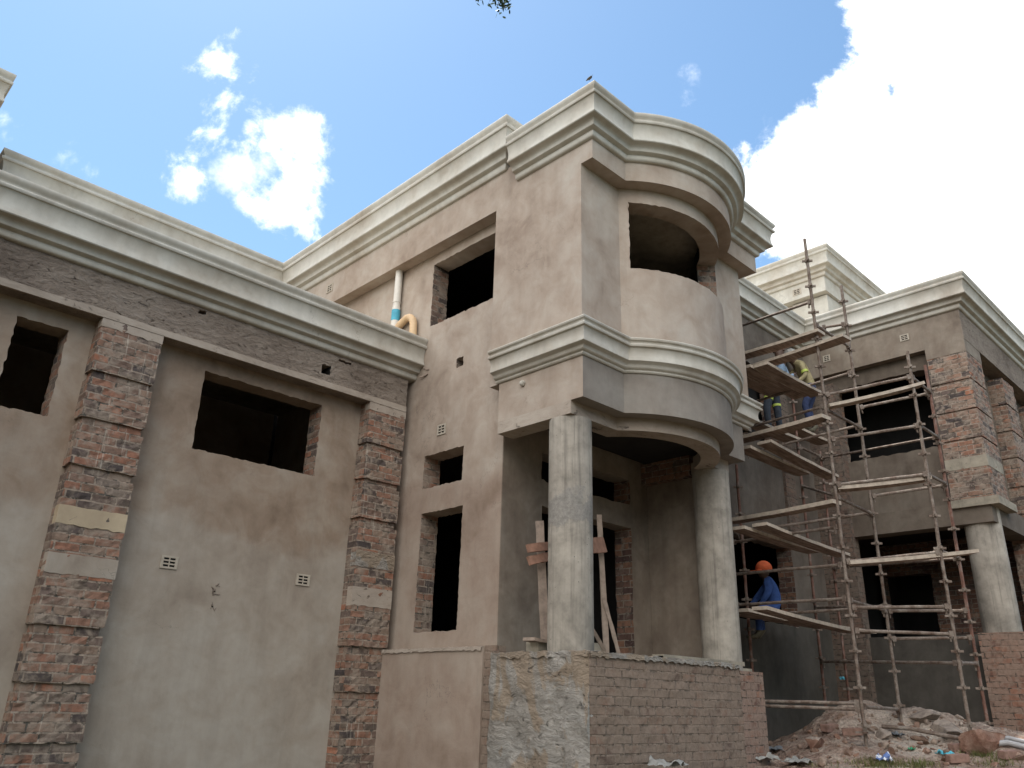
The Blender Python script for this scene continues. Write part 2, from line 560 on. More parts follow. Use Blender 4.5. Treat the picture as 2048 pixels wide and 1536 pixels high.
# the one moulding used all over the house: bottom fillet, roll, cove, lip, hollow fascia, bead, ovolo
CORNICE = [(-0.25, 0.0), (0.012, 0.0), (0.032, 0.004), (0.046, 0.018), (0.05, 0.036), (0.05, 0.07), (0.062, 0.078), (0.088, 0.082),
           (0.104, 0.092), (0.108, 0.112), (0.112, 0.128), (0.122, 0.142), (0.145, 0.155), (0.176, 0.164), (0.19, 0.168), (0.198, 0.178), (0.196, 0.19),
           (0.186, 0.215), (0.179, 0.25), (0.176, 0.285), (0.178, 0.32), (0.186, 0.355), (0.198, 0.385), (0.206, 0.398),
           (0.222, 0.402), (0.23, 0.414), (0.23, 0.43), (0.222, 0.44), (0.206, 0.446), (0.204, 0.458), (0.21, 0.472), (0.226, 0.488), (0.236, 0.508), (0.238, 0.528), (0.232, 0.54), (-0.25, 0.542)]
STRING = [(-0.1, 0.0), (0.018, 0.0), (0.03, 0.012), (0.032, 0.03), (0.055, 0.04), (0.068, 0.055), (0.07, 0.066), (0.085, 0.085), (0.112, 0.096), (0.122, 0.104), (0.122, 0.116),
          (0.116, 0.15), (0.114, 0.185), (0.12, 0.22), (0.134, 0.25), (0.156, 0.255), (0.162, 0.266), (0.162, 0.28), (0.152, 0.29), (0.14, 0.296), (0.146, 0.312), (0.166, 0.325), (0.172, 0.342), (0.166, 0.352), (-0.1, 0.356)]

# ------------------------------------------------------------------ the house
house = empty('unfinished_house', (6, 8, -0.6))
tag(house, 'unfinished two storey house of bare brick and cement plaster with moulded cornices', 'house')
HP = house


def P(o, label=None):
    """children were modelled in world coordinates: undo the parent's offset"""
    o.location = o.location - house.location if o.parent is house else o.location
    if label: o['label'] = label
    return o


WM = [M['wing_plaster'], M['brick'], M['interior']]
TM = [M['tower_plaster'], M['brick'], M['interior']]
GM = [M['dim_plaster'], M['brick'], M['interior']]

# ---- left wing
XL = -1.5
wing = P(path_wall('wing_wall', [(XL, 11.6), (XL, 8.2), (5.875, 8.2)], -0.95, 3.6, 0.26, WM, HP,
    holes=[(3.4 + 1.435 - XL, 3.4 + 1.885 - XL, 2.36, 3.245), (3.4 + 3.285 - XL, 3.4 + 4.76 - XL, 2.372, 3.25)], ds=0.036, jit=0.0042, seed=3),
    'mottled brown and grey cement plastered wall with two window openings')


def vent(cx, cy, z0, w, h, face, parent, label=None):
    """cream air brick: plate with six slots, dark backing behind"""
    if face == '-y':
        pth = [(cx - w / 2, cy - 0.012), (cx + w / 2, cy - 0.012)]
    else:
        pth = [(cx - 0.012, cy + w / 2), (cx - 0.012, cy - w / 2)]
    sl = []
    for c in (0.16, 0.53):
        for q in (0.15, 0.42, 0.69):
            sl.append((c * w, (c + 0.31) * w, z0 + q * h, z0 + (q + 0.16) * h))
    o = path_wall('air_vent', pth, z0, z0 + h, 0.010, [M['vent'], M['vent'], M['vent']], parent, holes=sl, ds=9, jit=0)
    bm = bmesh.new()
    if face == '-y':
        add_box(bm, cx - w * 0.45, cx + w * 0.45, cy - 0.0015, cy + 0.03, z0 + 0.01, z0 + h - 0.01)
    else:
        add_box(bm, cx - 0.0015, cx + 0.03, cy - w * 0.45, cy + w * 0.45, z0 + 0.01, z0 + h - 0.01)
    link('vent_opening', bm, M['black'], o)
    return P(o, label)


M['vent'] = simple('cream_air_brick', (0.40, 0.35, 0.285), 0.8, var=0.15)
M['black'] = simple('dark_void', (0.012, 0.011, 0.01), 1.0, var=0.0)

def flaky(s, z):
    f = min(1.0, max(0.0, (z - 3.43) / 0.08))
    a = noise.noise((s * 6, z * 16, 2)); b = noise.noise((s * 15, z * 44, 5)); c = noise.noise((s * 40, z * 90, 7))
    return -0.006 + f * (0.010 * a + 0.012 * abs(b) + 0.005 * c)


frieze = P(path_wall('frieze', [(XL - 0.2, 11.6), (XL - 0.2, 8.0), (5.86, 8.0)], 3.41, 3.94, 0.45, [M['frieze_render'], M['black'], M['frieze_render']], HP,
    holes=[(3.6 + 4.58 - XL + 0.2, 3.6 + 4.70 - XL + 0.2, 3.57, 3.69), (3.6 + 3.02 - XL + 0.2, 3.6 + 3.10 - XL + 0.2, 3.79, 3.83),
           (3.6 + 4.80 - XL + 0.2, 3.6 + 4.98 - XL + 0.2, 3.79, 3.815)], ds=0.021, jit=0.004, seed=5, disp=flaky, smooth=45),
    'frieze of rough untrowelled mortar under the cornice')

bm = bmesh.new()
nx = 70
for k in range(nx):           # smooth lower margin of the frieze with an uneven upper edge
    xa = XL - 0.2 + (5.86 - XL + 0.2) * k / nx; xb = XL - 0.2 + (5.86 - XL + 0.2) * (k + 1) / nx
    ha = 3.478 + 0.02 * noise.noise((xa * 1.7, 0, 0)); hb = 3.478 + 0.02 * noise.noise((xb * 1.7, 0, 0))
    va = [bm.verts.new(q) for q in ((xa, 7.991, 3.407), (xb, 7.991, 3.407), (xb, 7.991, hb), (xa, 7.991, ha))]
    vb = [bm.verts.new(q) for q in ((xa, 8.02, 3.407), (xb, 8.02, 3.407), (xb, 8.02, hb), (xa, 8.02, ha))]
    bm.faces.new(va)
    bm.faces.new((va[3], va[2], vb[2], vb[3])); bm.faces.new((va[0], va[1], vb[1], vb[0]))
P(link('frieze_margin', bm, M['beam_plaster'], HP))
P(sweep('cornice', [(XL - 0.2, 11.6), (XL - 0.2, 8.0), (5.955, 8.0)], CORNICE, 3.862, M['cornice'], HP), 'pale moulded cornice along the low wing')
bm = bmesh.new()
add_box(bm, XL, 5.95, 8.25, 11.6, 4.2, 4.34)
P(link('flat_roof', bm, M['slab'], HP))


def pilaster(x0, x1, yf, yb, z0, z1, grooves, parent, smooth_bands=(), label=None, inset=0.028, mat='brick', sides=True, seed=0):
    """brick pier with one-course recesses; slightly uneven faces"""
    rnd = random.Random(seed)
    bm = bmesh.new()
    segs, z = [], z0
    for ga, gb in sorted(grooves):
        segs.append((z, ga, 0)); segs.append((ga - 0.015, gb + 0.015, inset)); z = gb
    segs.append((z, z1, 0))
    for za, zb, d in segs:
        nz = max(1, int(round((zb - za) / 0.0394)))
        nxx = max(2, int(round((x1 - x0) / 0.055)))
        pth = [(x0 + d, yb)] + [(x0 + d + (x1 - x0 - 2 * d) * k / nxx, yf + d) for k in range(nxx + 1)] + [(x1 - d, yb)]
        rings = []
        for j in range(nz + 1):
            zz = za + (zb - za) * j / nz
            ring = []
            for k, (x, y) in enumerate(pth):
                j1 = rnd.gauss(0, 0.0032) if d == 0 else rnd.gauss(0, 0.0015)
                j2 = rnd.gauss(0, 0.0045) if k in (1, len(pth) - 2) else 0
                jz = rnd.gauss(0, 0.004) if j in (0, nz) and d == 0 else 0
                ring.append(bm.verts.new((x + j2, y + (j1 if 0 < k < len(pth) - 1 else 0), zz + jz)))
            rings.append(ring)
        for j in range(nz):
            for k in range(len(pth) - 1):
                bm.faces.new((rings[j][k], rings[j][k + 1], rings[j + 1][k + 1], rings[j + 1][k]))
        bm.faces.new(rings[0]); bm.faces.new(rings[-1])
    o = link('pilaster', bm, M[mat], parent)
    for za, zb, mt, pr in smooth_bands:
        b2 = bmesh.new()
        n = 12
        top = [zb + 0.008 * noise.noise((x0 * 3 + k * 0.7, zb * 9, 0)) for k in range(n + 1)]
        bot = [za + 0.016 * noise.noise((x0 * 5 + k * 0.9, za * 7, 3)) for k in range(n + 1)]
        xs = [x0 - pr * 0.7 + (x1 - x0 + pr * 1.4) * k / n for k in range(n + 1)]
        f0 = [(b2.verts.new((xs[k], yf - pr, bot[k])), b2.verts.new((xs[k], yf - pr, top[k])), b2.verts.new((xs[k], yf + 0.1, bot[k])), b2.verts.new((xs[k], yf + 0.1, top[k]))) for k in range(n + 1)]
        for a, b in zip(f0[:-1], f0[1:]):
            b2.faces.new((a[0], b[0], b[1], a[1])); b2.faces.new((a[1], b[1], b[3], a[3])); b2.faces.new((a[0], b[0], b[2], a[2]))
        for a in (f0[0], f0[-1]):
            b2.faces.new((a[0], a[1], a[3], a[2]))
        link('plaster_band', b2, M[mt], o)
    if label: o['label'] = label
    if parent is house:
        P(o)
    return o


M['cream_band'] = plaster('cream_plaster_band', [(0.33, 0.26, 0.18), (0.42, 0.34, 0.235), (0.46, 0.375, 0.26), (0.48, 0.41, 0.30)], contrast=0.5)
GR = 0.0788
g1 = [(z - GR, z) for z in (2.861, 2.39, 1.92, 0.502, 0.03, -0.445)]
pilaster(2.112, 2.711, 8.0, 8.205, -0.95, 3.412, g1, HP,
    [(3.318, 3.405, 'beam_plaster', 0.004), (1.366, 1.535, 'cream_band', 0.005), (0.935, 1.11, 'wing_plaster', 0.005)],
    'rusticated brick pilaster with two smooth plaster bands', seed=11)
g2 = [(z - GR, z) for z in (2.89, 2.44, 1.964, 0.512, 0.03)]
pilaster(5.312, 5.862, 8.0, 8.205, -0.9, 3.412, g2, HP,
    [(3.305, 3.405, 'beam_plaster', 0.004), (1.39, 1.575, 'plinth_render', 0.006), (0.95, 1.16, 'beam_plaster', 0.005)],
    'grey mortar smeared brick pilaster beside the tower', seed=12)
pilaster(-0.6, 0.0, 8.0, 8.205, -0.95, 3.412, g1, HP, [(3.318, 3.405, 'beam_plaster', 0.004)], seed=13)
for vx in (3.26, 4.775):
    vent(vx, 8.2, 1.118, 0.172, 0.125, '-y', HP)
for sx, sz, sc_ in ((3.772, 0.955, 1.0), (3.778, 0.80, 0.6)):      # two chipped fixing holes
    bm = bmesh.new()
    rnd = random.Random(int(sz * 100))
    for k in range(9):
        q = Vector((sx + rnd.gauss(0, 0.028 * sc_), 8.2, sz + rnd.gauss(0, 0.03 * sc_)))
        e = Vector((rnd.gauss(0, 0.022), -abs(rnd.gauss(0, 0.012)), rnd.gauss(0, 0.016))) * sc_
        add_tube(bm, [q - e * 0.5, q + e], [0.009 * sc_, 0.004 * sc_], 5)
    add_box(bm, sx - 0.016 * sc_, sx + 0.014 * sc_, 8.1975, 8.21, sz - 0.01 * sc_, sz + 0.013 * sc_, 1)
    P(link('fixing_scar', bm, [M['frieze_render'], M['black']], HP))

# ---- rear block above the wing roof, and the small block far left
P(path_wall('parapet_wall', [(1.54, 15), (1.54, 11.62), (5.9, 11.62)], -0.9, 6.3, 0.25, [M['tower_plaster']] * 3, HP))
P(sweep('cornice', [(1.55, 15), (1.55, 11.61), (5.77, 11.61)], scaled(CORNICE, 1.16), 6.17, M['cornice'], HP), 'cornice of the rear block meeting the tower')
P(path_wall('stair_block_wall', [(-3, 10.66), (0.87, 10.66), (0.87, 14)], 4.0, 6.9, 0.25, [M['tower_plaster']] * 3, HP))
P(sweep('cornice', [(-3, 10.67), (0.87, 10.67), (0.87, 14)], scaled(CORNICE, 1.16), 6.672, M['cornice'], HP), 'cornice corner of the block behind the low wing')
bm = bmesh.new()
add_box(bm, 1.8, 13, 11.9, 15, 6.5, 6.6); add_box(bm, -3, 0.6, 10.95, 14, 7.0, 7.1)
P(link('flat_roof', bm, M['slab'], HP))

# ---- tower: left face set back below, frieze flush with the bay
XT, XB = 5.96, 5.78
S0 = 11.62
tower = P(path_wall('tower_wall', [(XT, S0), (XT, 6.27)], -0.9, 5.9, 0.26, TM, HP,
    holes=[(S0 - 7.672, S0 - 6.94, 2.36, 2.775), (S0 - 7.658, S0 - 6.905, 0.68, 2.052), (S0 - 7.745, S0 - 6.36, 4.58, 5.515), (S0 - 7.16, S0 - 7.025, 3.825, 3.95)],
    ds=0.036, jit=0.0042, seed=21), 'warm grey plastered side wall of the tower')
P(path_wall('tower_frieze', [(XB, S0), (XB, 6.331)], 5.66, 6.3, 0.17, [M['tower_plaster']] * 3, HP, ds=0.5))
P(sweep('cornice', [(XB, 11.59), (XB, 6.187), (9.1, 6.187), (9.1, 9)], scaled(CORNICE, 1.16), 6.17, M['cornice'], HP), 'upper cornice of the tower')
vent(XT, 7.365, 2.995, 0.165, 0.135, '-x', HP)
vent(XB, 10.14, 5.88, 0.17, 0.14, '-x', HP)

# ---- bay: bowed upper storey on two columns
CX, CY = 7.48, 5.87
wallp = arc_path(XB, 6.33, 4.945, 9.13, 6.3, CX, CY, 1.385)
frip = arc_path(XB, 6.33, 4.775, 9.34, 6.2, CX, CY, 1.555)
sa, sb = arclen(wallp, 6.53, 4.862), arclen(wallp, 8.47, 4.95)
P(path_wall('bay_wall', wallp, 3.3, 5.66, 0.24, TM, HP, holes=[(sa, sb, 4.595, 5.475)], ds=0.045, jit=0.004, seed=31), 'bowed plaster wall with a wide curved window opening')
P(band('bay_frieze', frip, offset(frip, -0.35), 5.66, 6.2, M['tower_plaster'], HP), 'deep plain frieze overhanging the bowed wall')
P(sweep('cornice', [(XB, 5.96)] + frip[1:], CORNICE, 5.912, M['cornice'], HP), 'main cornice wrapping the bowed bay')
lowp = arc_path(XB, 6.17, 4.937, 8.885, 6.2, CX, CY, 1.39)
inn = [(XB, 6.17)] + arc_path(XB, 6.17, 5.10, 8.76, 6.2, CX, CY, 1.225)[1:]
inn2 = arc_path(6.02, 6.17, 5.33, 8.53, 6.2, CX, CY, 1.0)
lo_in = arc_path(XB + 0.002, 6.17, 5.10, 8.76, 6.2, CX, CY, 1.225)
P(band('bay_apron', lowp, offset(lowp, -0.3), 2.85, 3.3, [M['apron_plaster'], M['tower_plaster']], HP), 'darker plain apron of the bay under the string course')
for p_ in bpy.data.objects['bay_apron'].data.polygons:     # the side face takes the paler tower plaster
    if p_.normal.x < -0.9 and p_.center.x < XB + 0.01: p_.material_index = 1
P(band('ring_beam', inn, inn2, 2.71, 2.85, M['beam_plaster'], HP), 'rough edged beam resting on the two columns')
P(sweep('string_course', arc_path(XB, 6.20, 4.94, 9.0, 6.2, CX, CY, 1.387), STRING, 3.302, M['cornice'], HP), 'moulded string course round the bay')
bm = bmesh.new()
add_prism(bm, [(p[0], p[1]) for p in offset(lowp, -0.06)], 2.96, 3.28)
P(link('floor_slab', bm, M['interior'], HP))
bm = bmesh.new()
add_prism(bm, [(p[0], p[1]) for p in offset(wallp, -0.05)], 5.68, 5.9)
P(link('ceiling_slab', bm, M['slab'], HP))
bm = bmesh.new()
add_prism(bm, [(p[0], p[1]) for p in offset(frip, -0.05)], 6.38, 6.43)
P(link('flat_roof', bm, M['slab'], HP))
bm = bmesh.new()                  # back walls and roofs that close the rooms
add_box(bm, 6.05, 13.4, 6.36, 6.5, 2.98, 6.0)
add_box(bm, 6.22, 13.6, 6.55, 11.8, 6.0, 6.4)
add_box(bm, 6.22, 13.6, 6.55, 11.8, 2.95, 3.2)
add_box(bm, 6.22, 13.6, 6.55, 11.8, 0.2, 0.42)
add_box(bm, 8.9, 9.1, 6.55, 11.8, 0.42, 6.0)
add_box(bm, XL, 13.6, 11.9, 12.1, -0.9, 6.4)
add_box(bm, 13.45, 13.6, 6.2, 11.9, -0.9, 6.4)
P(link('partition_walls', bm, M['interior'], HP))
# chipped stub on the bay side
bm = bmesh.new()
bmesh.ops.create_icosphere(bm, subdivisions=2, radius=0.035, matrix=Matrix.Translation((5.765, 5.785, 3.205)))
for v in bm.verts:
    v.co += v.co.normalized() * 0.012 * noise.noise(v.co * 40)
P(link('mortar_stub', bm, M['cornice'], HP))


def column(x, y, r, z0, z1, label):
    bm = bmesh.new()
    n, k = 40, 28
    rings = []
    for j in range(k + 1):
        z = z0 + (z1 - z0) * j / k
        rings.append([])
        for i in range(n):
            a = 2 * PI * i / n
            rr = r * (1 + 0.006 * noise.noise((math.cos(a) * 3, math.sin(a) * 3, z * 2.3)))
            rings[-1].append(bm.verts.new((x + rr * math.cos(a), y + rr * math.sin(a), z)))
    for j in range(k):
        for i in range(n):
            bm.faces.new((rings[j][i], rings[j][(i + 1) % n], rings[j + 1][(i + 1) % n], rings[j + 1][i]))
    bm.faces.new(rings[0]); bm.faces.new(rings[-1])
    return P(link('column', bm, M['column'], HP, 40), label)


column(5.985, 5.285, 0.221, 0.25, 2.705, 'round shutter marked concrete column at the porch corner')
column(8.625, 5.285, 0.223, 0.3, 2.705, 'round concrete column at the far end of the porch')

# ---- porch
Sx = lambda x: x - 5.966
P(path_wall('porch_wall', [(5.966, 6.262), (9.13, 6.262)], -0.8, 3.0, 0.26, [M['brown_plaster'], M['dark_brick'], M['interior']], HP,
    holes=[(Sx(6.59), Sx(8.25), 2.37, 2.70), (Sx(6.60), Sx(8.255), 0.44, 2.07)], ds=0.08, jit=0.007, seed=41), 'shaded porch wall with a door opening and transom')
P(box_obj('porch_end_wall', 8.62, 8.8, 5.5, 6.259, 0.3, 2.69, M['brown_plaster'], HP))
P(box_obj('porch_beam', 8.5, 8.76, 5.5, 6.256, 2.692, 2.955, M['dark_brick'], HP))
P(box_obj('porch_floor', 6.0, 8.95, 5.1, 6.258, 0.2, 0.40, M['slab'], HP))
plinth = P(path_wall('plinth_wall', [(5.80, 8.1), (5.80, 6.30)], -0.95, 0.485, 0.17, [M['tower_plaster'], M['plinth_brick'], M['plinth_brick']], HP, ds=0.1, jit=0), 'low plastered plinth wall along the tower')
bm = bmesh.new()
add_box(bm, 5.822, 5.96, 6.13, 6.301, -0.95, 0.50)
P(link('plinth_end', bm, M['plinth_brick'], HP), 'exposed brick end of the plinth wall')

# ragged mortar on top of a plinth: a strip with an uneven crest


def crest(name, path, z, w, mat, parent, amp=0.03, seed=0):
    rnd = random.Random(seed)
    bm = bmesh.new()
    pts = []
    for a, b in zip(path[:-1], path[1:]):
        l = math.hypot(b[0] - a[0], b[1] - a[1])
        k = max(2, int(l / 0.02))
        pts += [(a[0] + (b[0] - a[0]) * q / k, a[1] + (b[1] - a[1]) * q / k) for q in range(k)]
    pts.append(path[-1])
    rows = []
    for q in (0.018, 0.012, -w * 0.3, -w * 0.65, -w):
        row = []
        for (x, y) in offset(pts, q):
            hh = 0 if q == 0.018 else amp * (0.55 + 0.8 * noise.noise((x * 9, y * 9, seed + q * 8)) + 0.5 * noise.noise((x * 31, y * 31, q * 20)))
            if q == 0.018: hh = -0.03 + 0.022 * noise.noise((x * 22, y * 22, 9))
            row.append(bm.verts.new((x, y, z + max(hh, -0.06))))
        rows.append(row)
    for a, b in zip(rows[:-1], rows[1:]):
        for i in range(len(a) - 1):
            bm.faces.new((a[i], a[i + 1], b[i + 1], b[i]))
    return P(link(name, bm, mat, parent, 40))


def thrown(s, z):
    a = noise.noise((s * 5, z * 4, 3)); b = noise.noise((s * 17, z * 14, 9)); c = noise.noise((s * 45, z * 38, 1))
    lump = max(0.0, a + 0.25) ** 0.7
    return 0.035 * lump + (0.018 * abs(b) + 0.008 * c) * (0.3 + lump)


P(path_wall('porch_plinth', [(5.768, 6.13), (5.768, 4.875)], -0.95, 0.415, 0.25, [M['plinth_render']] * 3, HP, ds=0.022, smooth=50, disp=thrown), 'plinth side thrown with rough pale mortar beside the column')
fp = [(5.768 + (8.775 - 5.768) * k / 16, 4.87 - 0.07 * (1 - ((k - 8) / 8) ** 2)) for k in range(17)]
k_split = 13
P(path_wall('porch_plinth', fp[:k_split + 1], -0.95, 0.405, 0.23, [M['plinth_brick']] * 3, HP, ds=0.026, disp=lambda s_, z_: 0.009 * noise.noise((s_ * 5, z_ * 13, 4)) + 0.006 * noise.noise((s_ * 16, z_ * 30, 8))), 'brick porch plinth smeared with mortar')
P(path_wall('porch_plinth', fp[k_split:], -0.95, 0.352, 0.23, [M['red_brick']] * 3, HP, ds=0.1), 'stepped down end of the brick porch plinth')
crest('mortar_bed', [(5.765, 6.13), (5.765, 4.875)], 0.405, 0.2, M['plinth_render'], HP, 0.03, 1)
crest('mortar_bed', fp[:k_split + 1], 0.40, 0.2, M['plinth_render'], HP, 0.026, 2)
crest('mortar_bed', [(5.80, 8.0), (5.80, 6.31)], 0.485, 0.15, M['beam_plaster'], HP, 0.012, 3)

# ---- back facade between bay and right wing
XW, YB = 13.24, 6.03
Sb = lambda x: x - 8.75
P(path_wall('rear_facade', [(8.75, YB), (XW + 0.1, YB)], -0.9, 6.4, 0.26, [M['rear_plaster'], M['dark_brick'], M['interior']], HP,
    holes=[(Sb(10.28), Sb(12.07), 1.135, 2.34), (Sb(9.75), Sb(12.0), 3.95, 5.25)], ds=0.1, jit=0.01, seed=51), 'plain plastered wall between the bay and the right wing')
P(sweep('cornice', [(9.2, YB - 0.0), (XW, YB - 0.0), (XW, 3.36), (30, 3.36)], CORNICE, 6.06, M['cornice'], HP), 'pale cornice running round the right wing')
P(box_obj('brick_strip', 12.02, 12.36, 5.985, 6.06, 2.5, 5.3, M['dull_brick'], HP))
bm = bmesh.new()
add_box(bm, 9.2, 13.5, 6.05, 12, 6.5, 6.58); add_box(bm, 13.3, 30, 3.45, 12, 6.5, 6.58)
P(link('flat_roof', bm, M['slab'], HP))

# ---- right wing
Sr = lambda y: YB + 0.1 - y
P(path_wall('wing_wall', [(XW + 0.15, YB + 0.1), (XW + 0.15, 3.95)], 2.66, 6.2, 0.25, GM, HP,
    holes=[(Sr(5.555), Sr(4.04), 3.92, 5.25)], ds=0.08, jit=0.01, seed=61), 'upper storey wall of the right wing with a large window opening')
P(path_wall('frieze', [(XW, YB + 0.1), (XW, 3.36)], 5.515, 6.2, 0.3, [M['brown_plaster']] * 3, HP), 'smooth plastered frieze of the right wing')
P(path_wall('frieze', [(XW + 0.002, 3.351), (30, 3.351)], 5.55, 6.2, 0.3, [M['frieze_render']] * 3, HP, ds=0.4), 'rough mortar frieze on the front of the right wing')
P(box_obj('pier_cap', XW - 0.004, 14.0, 3.356, 3.952, 5.33, 5.56, M['brown_plaster'], HP))
vent(XW, 4.23, 5.765, 0.145, 0.115, '-x', HP)
vent(XW, 5.583, 5.765, 0.13, 0.125, '-x', HP)
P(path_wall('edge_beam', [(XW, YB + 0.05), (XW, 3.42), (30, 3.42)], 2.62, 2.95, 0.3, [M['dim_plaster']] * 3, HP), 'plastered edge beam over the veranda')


def pier(x0, x1, y0, y1, z0, z1, grooves, parent, seed, bands=()):
    rnd = random.Random(seed)
    bm = bmesh.new()
    segs, z = [], z0
    for ga, gb in sorted(grooves):
        segs.append((z, ga, 0)); segs.append((ga - 0.015, gb + 0.015, 0.025)); z = gb
    segs.append((z, z1, 0))
    for za, zb, d in segs:
        nz = max(1, int(round((zb - za) / 0.0394)))
        ring0 = []
        n = 10
        cs = [(x0 + d, y1 - d), (x0 + d, y0 + d), (x1 - d, y0 + d), (x1 - d, y1 - d)]
        for a, b in zip(cs, cs[1:] + cs[:1]):
            ring0 += [(a[0] + (b[0] - a[0]) * k / n, a[1] + (b[1] - a[1]) * k / n) for k in range(n)]
        rings = []
        for j in range(nz + 1):
            zz = za + (zb - za) * j / nz
            rings.append([bm.verts.new((x + rnd.gauss(0, 0.0035), y + rnd.gauss(0, 0.0035), zz)) for x, y in ring0])
        for j in range(nz):
            for k in range(len(ring0)):
                q = (k + 1) % len(ring0)
                bm.faces.new((rings[j][k], rings[j][q], rings[j + 1][q], rings[j + 1][k]))
        bm.faces.new(rings[0]); bm.faces.new(rings[-1])
    o = link('pier', bm, M['brick'], parent)
    for za, zb in bands:
        b2 = bmesh.new()
        add_box(b2, x0 - 0.006, x1 + 0.004, y0 - 0.006, y1 + 0.004, za, zb)
        link('concrete_band', b2, M['slab'], o)
    return o


pg = [(z - 0.03, z) for z in (4.88, 4.39, 3.925)]
P(pier(XW, 13.985, 3.36, 3.945, 2.98, 5.35, pg, HP, 71, bands=[(3.455, 3.63)]), 'lime streaked brick corner pier above the round column')
P(pier(15.08, 15.72, 3.36, 3.7, -0.6, 5.42, [(z - 0.03, z) for z in (4.95, 4.47, 4.0, 3.5, 3.05)], HP, 72), 'second brick pier on the front of the right wing')
P(pier(16.9, 17.5, 3.36, 3.7, -0.6, 5.42, [(z - 0.03, z) for z in (4.95, 4.47, 4.0, 3.5, 3.05)], HP, 73))
P(box_obj('pad_slab', XW - 0.055, 14.06, 3.29, 3.955, 2.865, 2.985, M['slab'], HP), 'concrete pad between the pier and the round column')
column(13.53, 3.66, 0.252, 0.4, 2.87, 'round concrete column carrying the brick corner pier')
P(path_wall('front_wall', [(13.9, 3.6), (30, 3.6)], 2.66, 5.7, 0.2, GM, HP, holes=[(0.35, 1.05, 3.9, 5.25), (2.1, 2.9, 3.9, 5.25)], ds=0.2, jit=0.01))
P(path_wall('veranda_wall', [(15.6, 6.1), (15.6, 3.5)], -0.6, 2.9, 0.22, [M['dark_brick'], M['dark_brick'], M['interior']], HP, holes=[(0.05, 0.9, 0.6, 2.3)], ds=0.2, jit=0.006), 'dark brick wall at the back of the veranda with a door opening')
P(box_obj('corner_pilaster', XW - 0.09, XW + 0.14, 5.5, 6.036, -0.6, 5.3, M['dull_brick'], HP))
P(path_wall('veranda_parapet', [(XW + 0.07, YB), (XW + 0.07, 3.87)], -0.9, 1.05, 0.2, [M['dark_plaster']] * 3, HP), 'dark plastered veranda parapet')
P(path_wall('veranda_parapet', [(13.1, 3.87), (13.1, 2.6), (16, 2.6)], -0.9, 1.05, 0.22, [M['red_brick']] * 3, HP, ds=0.1), 'bare red brick veranda parapet under the column')
bm = bmesh.new()
add_box(bm, 13.6, 30, 3.55, 12, 2.86, 3.1); add_box(bm, 13.4, 15.6, 3.95, 6.1, 0.3, 0.5)
add_box(bm, 13.6, 30, 6.2, 6.4, -0.6, 6.4); add_box(bm, 16.6, 16.8, 3.7, 6.2, -0.6, 6.4); add_box(bm, 14.9, 15.0, 4.0, 6.2, 3.1, 6.4)
P(link('inner_slabs', bm, M['interior'], HP))

# ---- tower block far behind on the right
FX, FY = 14.92, 6.13
P(path_wall('stair_tower_wall', [(FX + 0.28, 9.5), (FX + 0.28, FY + 0.28), (19, FY + 0.28)], 6.0, 8.3, 0.25, [M['cornice']] * 3, HP))
P(path_wall('stair_tower_frieze', [(FX, 9.5), (FX, FY), (19, FY)], 8.07, 8.5, 0.3, [M['cornice']] * 3, HP))
P(sweep('cornice', [(FX, 9.5), (FX, FY), (19, FY)], scaled(CORNICE, 1.1), 8.405, M['cornice'], HP), 'cornice of the small tower block at the back')
P(sweep('capital', [(FX + 0.26, 6.95), (FX + 0.26, FY + 0.16), (15.75, FY + 0.16), (15.75, 6.8)], [(-0.1, 0), (0.0, 0), (0.02, 0.03), (0.09, 0.09), (0.1, 0.12), (0.1, 0.5), (-0.1, 0.5)], 7.55, M['cornice'], HP))
P(path_wall('tower_pier', [(FX + 0.26, 6.95), (FX + 0.26, FY + 0.16), (15.75, FY + 0.16), (15.75, 6.8)], 6.2, 7.6, 0.1, [M['cornice']] * 3, HP))
vent(FX, 6.75, 8.17, 0.19, 0.14, '-x', HP)

# ------------------------------------------------------------------ ground
M['soil'] = None
g = G('red_soil', 0.97)
n1 = g.noise(0.8, 6, 0.62, dist=0.5)
n2 = g.noise(7, 6, 0.7)
n3 = g.noise(40, 4, 0.7)
col = g.ramp(g.math('ADD', g.math('MULTIPLY', n1, 0.55), g.math('MULTIPLY', n2, 0.45)),
    [(0.35, (0.12, 0.072, 0.052)), (0.46, (0.225, 0.155, 0.12)), (0.54, (0.32, 0.255, 0.205)), (0.66, (0.41, 0.36, 0.305))])
col = g.mix(0.6, col, g.ramp(n3, [(0.3, 0.5), (0.5, 1.0), (0.7, 1.35)]), 'MULTIPLY')
dn = g.n('ShaderNodeVectorMath', operation='DISTANCE')
g.put(dn.inputs[0], g.pos); dn.inputs[1].default_value = (10.5, 4.5, 0)
dark_yard = g.ramp(g.noise(1.5, 5, 0.65), [(0.35, (0.035, 0.028, 0.017)), (0.5, (0.065, 0.052, 0.028)), (0.65, (0.105, 0.075, 0.048))])  # unseen yard ground, darkened to cut the light it throws back
col = g.mix(g.rng(g.math('ADD', dn.outputs['Value'], g.math('MULTIPLY', n1, 1.5)), 3.6, 5.0), col, dark_yard)
M['soil'] = g.done(col, g.bump(g.math('ADD', g.math('ADD', n2, g.math('MULTIPLY', n3, 0.5)), g.vor(22)), 0.9, 0.03))


def ss(a, b, x):
    t = min(1, max(0, (x - a) / (b - a)))
    return t * t * (3 - 2 * t)


HEAPS = [(11.0, 4.95, 0.42, 0.62), (10.75, 4.75, 0.22, 0.3), (10.1, 4.75, 0.18, 0.5), (11.2, 4.15, 0.20, 0.30), (11.5, 3.75, 0.22, 0.6), (11.2, 3.15, 0.28, 0.7), (9.55, 4.2, 0.14, 0.35)]


